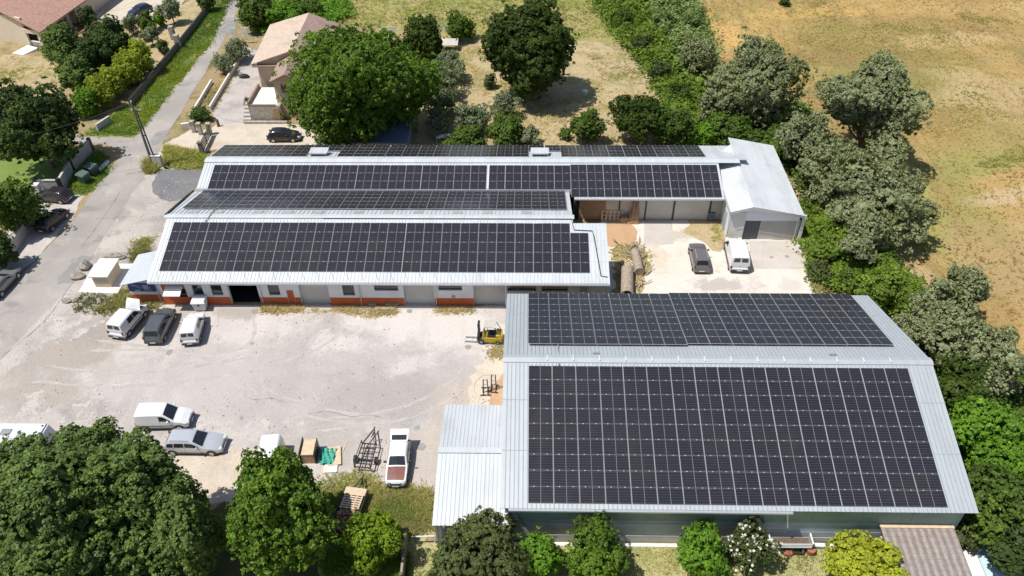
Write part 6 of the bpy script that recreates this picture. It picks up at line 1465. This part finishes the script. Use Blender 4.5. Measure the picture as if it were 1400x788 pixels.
tree('oleander_bush', 'white flowering oleander bush beside the tipping trailer', 'bush', 1024, 750, 33, 36, .2, 'deep', .24, 10, 1.8, flowers=110, rough=.8)
tree('golden_bush', 'golden yellow green bush left of the brown tiled shed', 'bush', 1190, 772, 53, 37, .2, 'yellow', .26, 13, 2.4)

# ---- stuff: brambles, reeds, grass
def inside(poly, n):
    """n random points in a pixel polygon's ground area"""
    p = np.array([tuple(q) for q in gpoly(poly)]); lo, hi = p.min(0), p.max(0); out = np.zeros((0, 2))
    while len(out) < n:
        q = RNG.uniform(lo, hi, (n * 2, 2)); ins = np.zeros(len(q), bool); j = len(p) - 1
        for i in range(len(p)):
            c_ = ((p[i, 1] > q[:, 1]) != (p[j, 1] > q[:, 1])) & (q[:, 0] < (p[j, 0] - p[i, 0]) * (q[:, 1] - p[i, 1]) / (p[j, 1] - p[i, 1] + 1e-12) + p[i, 0])
            ins ^= c_; j = i
        out = np.vstack([out, q[ins]])
    return out[:n]
_TAB = np.random.default_rng(3).uniform(size=(512, 512))
def wavy(q, s=1.0):
    """fractal value noise 0..1 over the ground"""
    out = np.zeros(len(q)); amp = 0
    for o, w_ in enumerate((.5, .3, .2)):
        g = q * (s * .34 * 2 ** o) + 1000 + 37 * o; i = np.floor(g).astype(int); f = g - i; f = f * f * (3 - 2 * f); i %= 511
        a = _TAB[i[:, 0], i[:, 1]] * (1 - f[:, 0]) + _TAB[i[:, 0] + 1, i[:, 1]] * f[:, 0]; b_ = _TAB[i[:, 0], i[:, 1] + 1] * (1 - f[:, 0]) + _TAB[i[:, 0] + 1, i[:, 1] + 1] * f[:, 0]
        out += w_ * (a * (1 - f[:, 1]) + b_ * f[:, 1])
    return np.clip((out - .5) * 1.9 + .5, 0, 1)
def thicket(name, poly, n, hmax, leaf, mat, lab, soft=.7):
    q = inside(poly, n) + RNG.normal(0, soft, (n, 2)); h = hmax * (.15 + .95 * wavy(q, 1.1)); z = h * RNG.uniform(.6, 1.08, n) + .03
    P = np.column_stack([q, z]); N_ = RNG.normal(size=(n, 3)) * .6 + np.array([0, 0, .9])
    tt = np.clip(.25 + .4 * wavy(q, 2.3) + RNG.normal(0, .12, n), 0, 1)
    o = bpy.data.objects.new(name, leaf_mesh(name, P, N_, RNG.uniform(.7, 1.3, n) * leaf, tt, LM[mat])); COL.objects.link(o); tag(o, lab, 'undergrowth', kind='stuff')
thicket('bramble', [(812, 4), (872, -8), (905, 30), (935, 90), (965, 130), (985, 175), (960, 200), (905, 192), (912, 150), (885, 95), (862, 72), (838, 40)], 42000, 2.1, .32, 'bramble', 'bright green bramble thicket between hay plot and reeds')
thicket('bramble', [(1098, 292), (1140, 300), (1200, 350), (1245, 398), (1240, 432), (1195, 424), (1150, 400), (1118, 380), (1105, 340)], 22000, 1.6, .28, 'bramble', 'bright green bramble bank between garage and largest warehouse')
thicket('bramble', [(1230, 440), (1300, 455), (1420, 520), (1420, 700), (1330, 720), (1310, 620), (1290, 520)], 20000, 1.3, .28, 'shrub', 'dark undergrowth along the right side of the largest warehouse')
thicket('undergrowth', [(940, 150), (1100, 150), (1130, 260), (1100, 300), (1090, 240), (1000, 200)], 16000, 1.5, .30, 'shrub', 'green undergrowth below the poplars behind the garage')
thicket('undergrowth', [(375, 10), (470, 0), (480, 24), (400, 50), (345, 45)], 9000, 1.3, .30, 'bright', 'green scrub behind the roof of the middle house')
def blades(name, poly, n, h, w, mat, lab, lean=.35, cat='grass', patch=None, base=0.0, soft=.22):
    q = inside(poly, n)
    q = q + RNG.normal(0, soft, q.shape)
    q = q[RNG.uniform(size=len(q)) < (.25 + .75 * wavy(q, 1.3))]
    if patch is not None: q = q[wavy(q, patch) > .5]
    n = len(q); k = 3
    q = np.repeat(q, k, 0) + RNG.normal(0, .07, (n * k, 2)); N2 = n * k
    hh = h * RNG.uniform(.5, 1.2, N2) * (.6 + .6 * wavy(q, 1.7)); a = RNG.uniform(0, math.tau, N2); d = np.column_stack([np.cos(a), np.sin(a)])
    l = RNG.uniform(.3, 1.0, (N2, 2)) * lean * 1.8 * hh[:, None] * RNG.choice([-1, 1], (N2, 2))
    b0 = np.column_stack([q - d * w, np.full(N2, base)]); b1 = np.column_stack([q + d * w, np.full(N2, base)]); t_ = np.column_stack([q + l, base + hh])
    v = np.stack([b0, b1, t_], 1).reshape(-1, 3); me = bpy.data.meshes.new(name); me.vertices.add(3 * N2); me.vertices.foreach_set('co', v.astype(np.float32).ravel())
    me.loops.add(3 * N2); me.loops.foreach_set('vertex_index', np.arange(3 * N2, dtype=np.int32)); me.polygons.add(N2)
    me.polygons.foreach_set('loop_start', np.arange(0, 3 * N2, 3, dtype=np.int32)); me.polygons.foreach_set('loop_total', np.full(N2, 3, np.int32))
    at = me.attributes.new('tint', 'FLOAT', 'POINT'); at.data.foreach_set('value', np.repeat(np.clip(.1 + .8 * wavy(q, .3) + RNG.normal(0, .15, N2), 0, 1), 3).astype(np.float32))
    me.materials.append(LM[mat]); me.update(); o = bpy.data.objects.new(name, me); COL.objects.link(o); tag(o, lab, cat, kind='stuff')
thicket('reeds', [(885, -6), (925, -10), (962, 60), (970, 110), (948, 118), (915, 62)], 15000, 3.2, .34, 'reed', 'tall pale green reeds between brambles and straw field', 1.0)
blades('straw_grass', [(925, -20), (1500, -20), (1500, 560), (1330, 440), (1240, 405), (1225, 330), (1130, 160), (1040, 110), (960, 60)], 20000, .22, .06, 'straw', 'golden straw grass of the field', .8)
blades('meadow_grass', [(360, -30), (890, -30), (860, 50), (700, 60), (560, 40), (440, 34), (350, 40)], 14000, .4, .07, 'mixed', 'mixed green and yellow meadow grass', .6)
blades('field_weeds', [(1060, -10), (1400, 30), (1420, 150), (1270, 190), (1230, 90), (1100, 60)], 9000, .3, .07, 'mixed', 'olive green weeds among the straw', .7, patch=.2)
blades('field_weeds', [(1230, 270), (1420, 190), (1420, 260), (1290, 360), (1240, 330)], 6000, .3, .07, 'mixed', 'yellow green grass strip across the lower field', .6, patch=.3)
blades('verge_grass_blades', [(318, -20), (328, -20), (314, 8), (290, 60), (250, 108), (205, 165), (188, 184), (112, 187), (180, 143), (245, 64), (287, 12)], 9000, .35, .05, 'grass', 'long green grass on the roadside verge', .5, base=.01)
blades('weeds', [(226, 199), (282, 208), (276, 232), (225, 230)], 1300, .42, .05, 'mixed', 'green weeds between utility cabinet and rear building', .6)
blades('weeds', [(200, 222), (214, 220), (214, 236), (200, 238)], 500, .9, .05, 'mixed', 'weeds at the foot of the utility pole', .5)
blades('weeds', [(183, 330), (208, 325), (200, 355), (180, 360)], 700, .5, .05, 'mixed', 'dry weeds at the left end of the workshop roof', .7)
blades('weeds', [(170, 398), (182, 392), (190, 412), (215, 417), (222, 422), (176, 424), (150, 430), (130, 428)], 1000, .42, .05, 'mixed', 'dry weeds below the blue sign', .7)
blades('weeds', [(110, 404), (160, 405), (166, 420), (140, 432), (100, 425)], 600, .28, .05, 'deepweed', 'sparse grey green weeds before the kiosk slab', .6)
blades('weeds', [(357, 418.5), (412, 418.5), (410, 425), (375, 427), (358, 426)], 1500, .32, .05, 'dry', 'dry grass strip at the foot of the orange door', .7)
blades('weeds', [(412, 422), (540, 421), (542, 430), (500, 433), (455, 426), (412, 426)], 1500, .22, .05, 'dry', 'dry grass fringe along the workshop front', .7, patch=.9)
blades('weeds', [(596, 420), (650, 420), (648, 428), (597, 428)], 700, .22, .05, 'dry', 'dry grass strip before the last roller door', .7)
blades('weeds', [(835, 336), (872, 330), (892, 350), (886, 398), (838, 402)], 900, .3, .05, 'mixed', 'dry grass around the logs', .7, patch=1.1)
blades('weeds', [(940, 302), (1000, 300), (1002, 326), (985, 342), (955, 326)], 800, .25, .05, 'mixed', 'dry grass along the rear building foot', .7, patch=1.0)
blades('weeds', [(1096, 332), (1125, 330), (1140, 400), (1112, 402)], 1200, .4, .05, 'mixed', 'thin grass beside the garage pad', .7)
blades('weeds', [(505, 664), (590, 668), (594, 725), (545, 740), (500, 700)], 4200, .3, .04, 'mixed', 'patchy grass before the old hatchback', .6, base=.02)
blades('weeds', [(510, 690), (560, 682), (574, 704), (520, 720)], 1800, .25, .04, 'grass', 'greener grass below the old hatchback', .6, base=.02)
blades('weeds', [(440, 690), (475, 665), (480, 740), (560, 760), (560, 800), (440, 800)], 4000, .3, .04, 'grass', 'grass under the foreground bushes', .6, base=.02)
blades('lawn_grass', [(570, 748), (1245, 748), (1250, 830), (560, 830)], 9000, .14, .04, 'mixed', 'short dry lawn before the warehouse wall', .6, base=.015)
blades('weeds', [(132, 205), (150, 215), (152, 232), (128, 262), (112, 268), (96, 260), (100, 240)], 1500, .3, .05, 'grass', 'grass around the green bins', .6)
blades('weeds', [(255, 160), (300, 110), (330, 82), (322, 100), (292, 152), (262, 170)], 1500, .4, .05, 'dry', 'dry planting strip grass before the middle house', .6)
blades('weeds', [(600, 62), (700, 58), (860, 74), (905, 140), (880, 198), (760, 200), (640, 130)], 9000, .22, .07, 'dry', 'cut straw lying on the hay plot', .9, patch=.8)
blades('weeds', [(600, 90), (640, 64), (800, 62), (865, 80), (905, 140), (880, 200), (600, 200)], 6000, .28, .06, 'mixed', 'olive tufts on the hay plot', .8, patch=.55)
blades('weeds', [(-20, 80), (60, 78), (96, 100), (60, 130), (-20, 128)], 1800, .3, .06, 'mixed', 'tufts in the dry garden of the bungalow', .7, patch=.7)
blades('weeds', [(425, 660), (480, 645), (520, 655), (500, 680), (440, 690)], 1400, .25, .05, 'mixed', 'sparse grass round the drawbar of the timber trailer', .8)
blades('weeds', [(226, 205), (283, 214), (278, 226), (226, 222)], 700, .4, .05, 'grass', 'greener weeds along the dark asphalt', .6)
blades('weeds', [(670, 470), (690, 468), (690, 490), (672, 492)], 300, .3, .05, 'dry', 'dry tuft behind the forklift', .6)

q = np.vstack([inside([(0, 520), (60, 430), (200, 420), (690, 425), (690, 560), (600, 560), (560, 660), (300, 650), (60, 640)], 2600), inside([(90, 400), (180, 300), (240, 240), (270, 260), (200, 390), (150, 440)], 900), inside([(640, 520), (690, 500), (690, 560), (610, 560)], 250)])
m = MB(); rgx = random.Random(9)
for x, y in q[wavy(q, 1.0) > .4]:
    r_ = rgx.choice((.03, .04, .05, .06, .09)); a_ = rgx.uniform(0, 6); z_ = .02
    pts = [(x + r_ * math.cos(a_ + k * 2.1) * rgx.uniform(.7, 1.3), y + r_ * math.sin(a_ + k * 2.1) * rgx.uniform(.7, 1.3), z_) for k in range(3)] + [(x, y, z_ + r_ * .9)]
    m.add(pts, [(0, 1, 3), (1, 2, 3), (2, 0, 3)], rgx.choice((0, 1, 2, 2)))
tag(m.build('pebbles', [M['rock'], M['white_concrete'], M['concrete']]), 'loose small stones scattered over the gravel yard', 'pebbles', kind='stuff')

# ------------------------------------------------------------------ light
KX, KY = .43, .16                       # shadow offset per metre of height: to the right and away
sd = Vector((-KX, -KY, 1)).normalized()
sun = bpy.data.lights.new('sun', 'SUN'); sun.energy = 4.2; sun.angle = R_(.53); sun.color = (1, .96, .90)
so = bpy.data.objects.new('sun', sun); COL.objects.link(so); so.rotation_euler = sd.to_track_quat('Z', 'Y').to_euler(); so.location = (0, 60, 80)
w = bpy.data.worlds.new('World'); SC.world = w; w.use_nodes = True; nt = w.node_tree; nt.nodes.clear()
ou = nt.nodes.new('ShaderNodeOutputWorld'); bg = nt.nodes.new('ShaderNodeBackground'); sk = nt.nodes.new('ShaderNodeTexSky')
sk.sky_type = 'NISHITA'; sk.sun_disc = False; sk.sun_elevation = math.asin(sd.z); sk.sun_rotation = math.atan2(sd.x, sd.y); sk.air_density = 1.0; sk.dust_density = 1.0
bg.inputs[1].default_value = .085
nt.links.new(sk.outputs[0], bg.inputs[0]); nt.links.new(bg.outputs[0], ou.inputs[0])
vs = SC.view_settings; vs.view_transform = 'Standard'; vs.look = 'None'; vs.exposure = 0.30; vs.gamma = 1.0; vs.use_curve_mapping = False
SC.cycles.max_bounces = 6; SC.cycles.diffuse_bounces = 3; SC.cycles.glossy_bounces = 3; SC.cycles.transmission_bounces = 3; SC.cycles.use_denoising = True
for o in list(bpy.data.objects):
    if '_world' in o: del o['_world']
print('leaves', NLEAF, 'objects', len(bpy.data.objects))
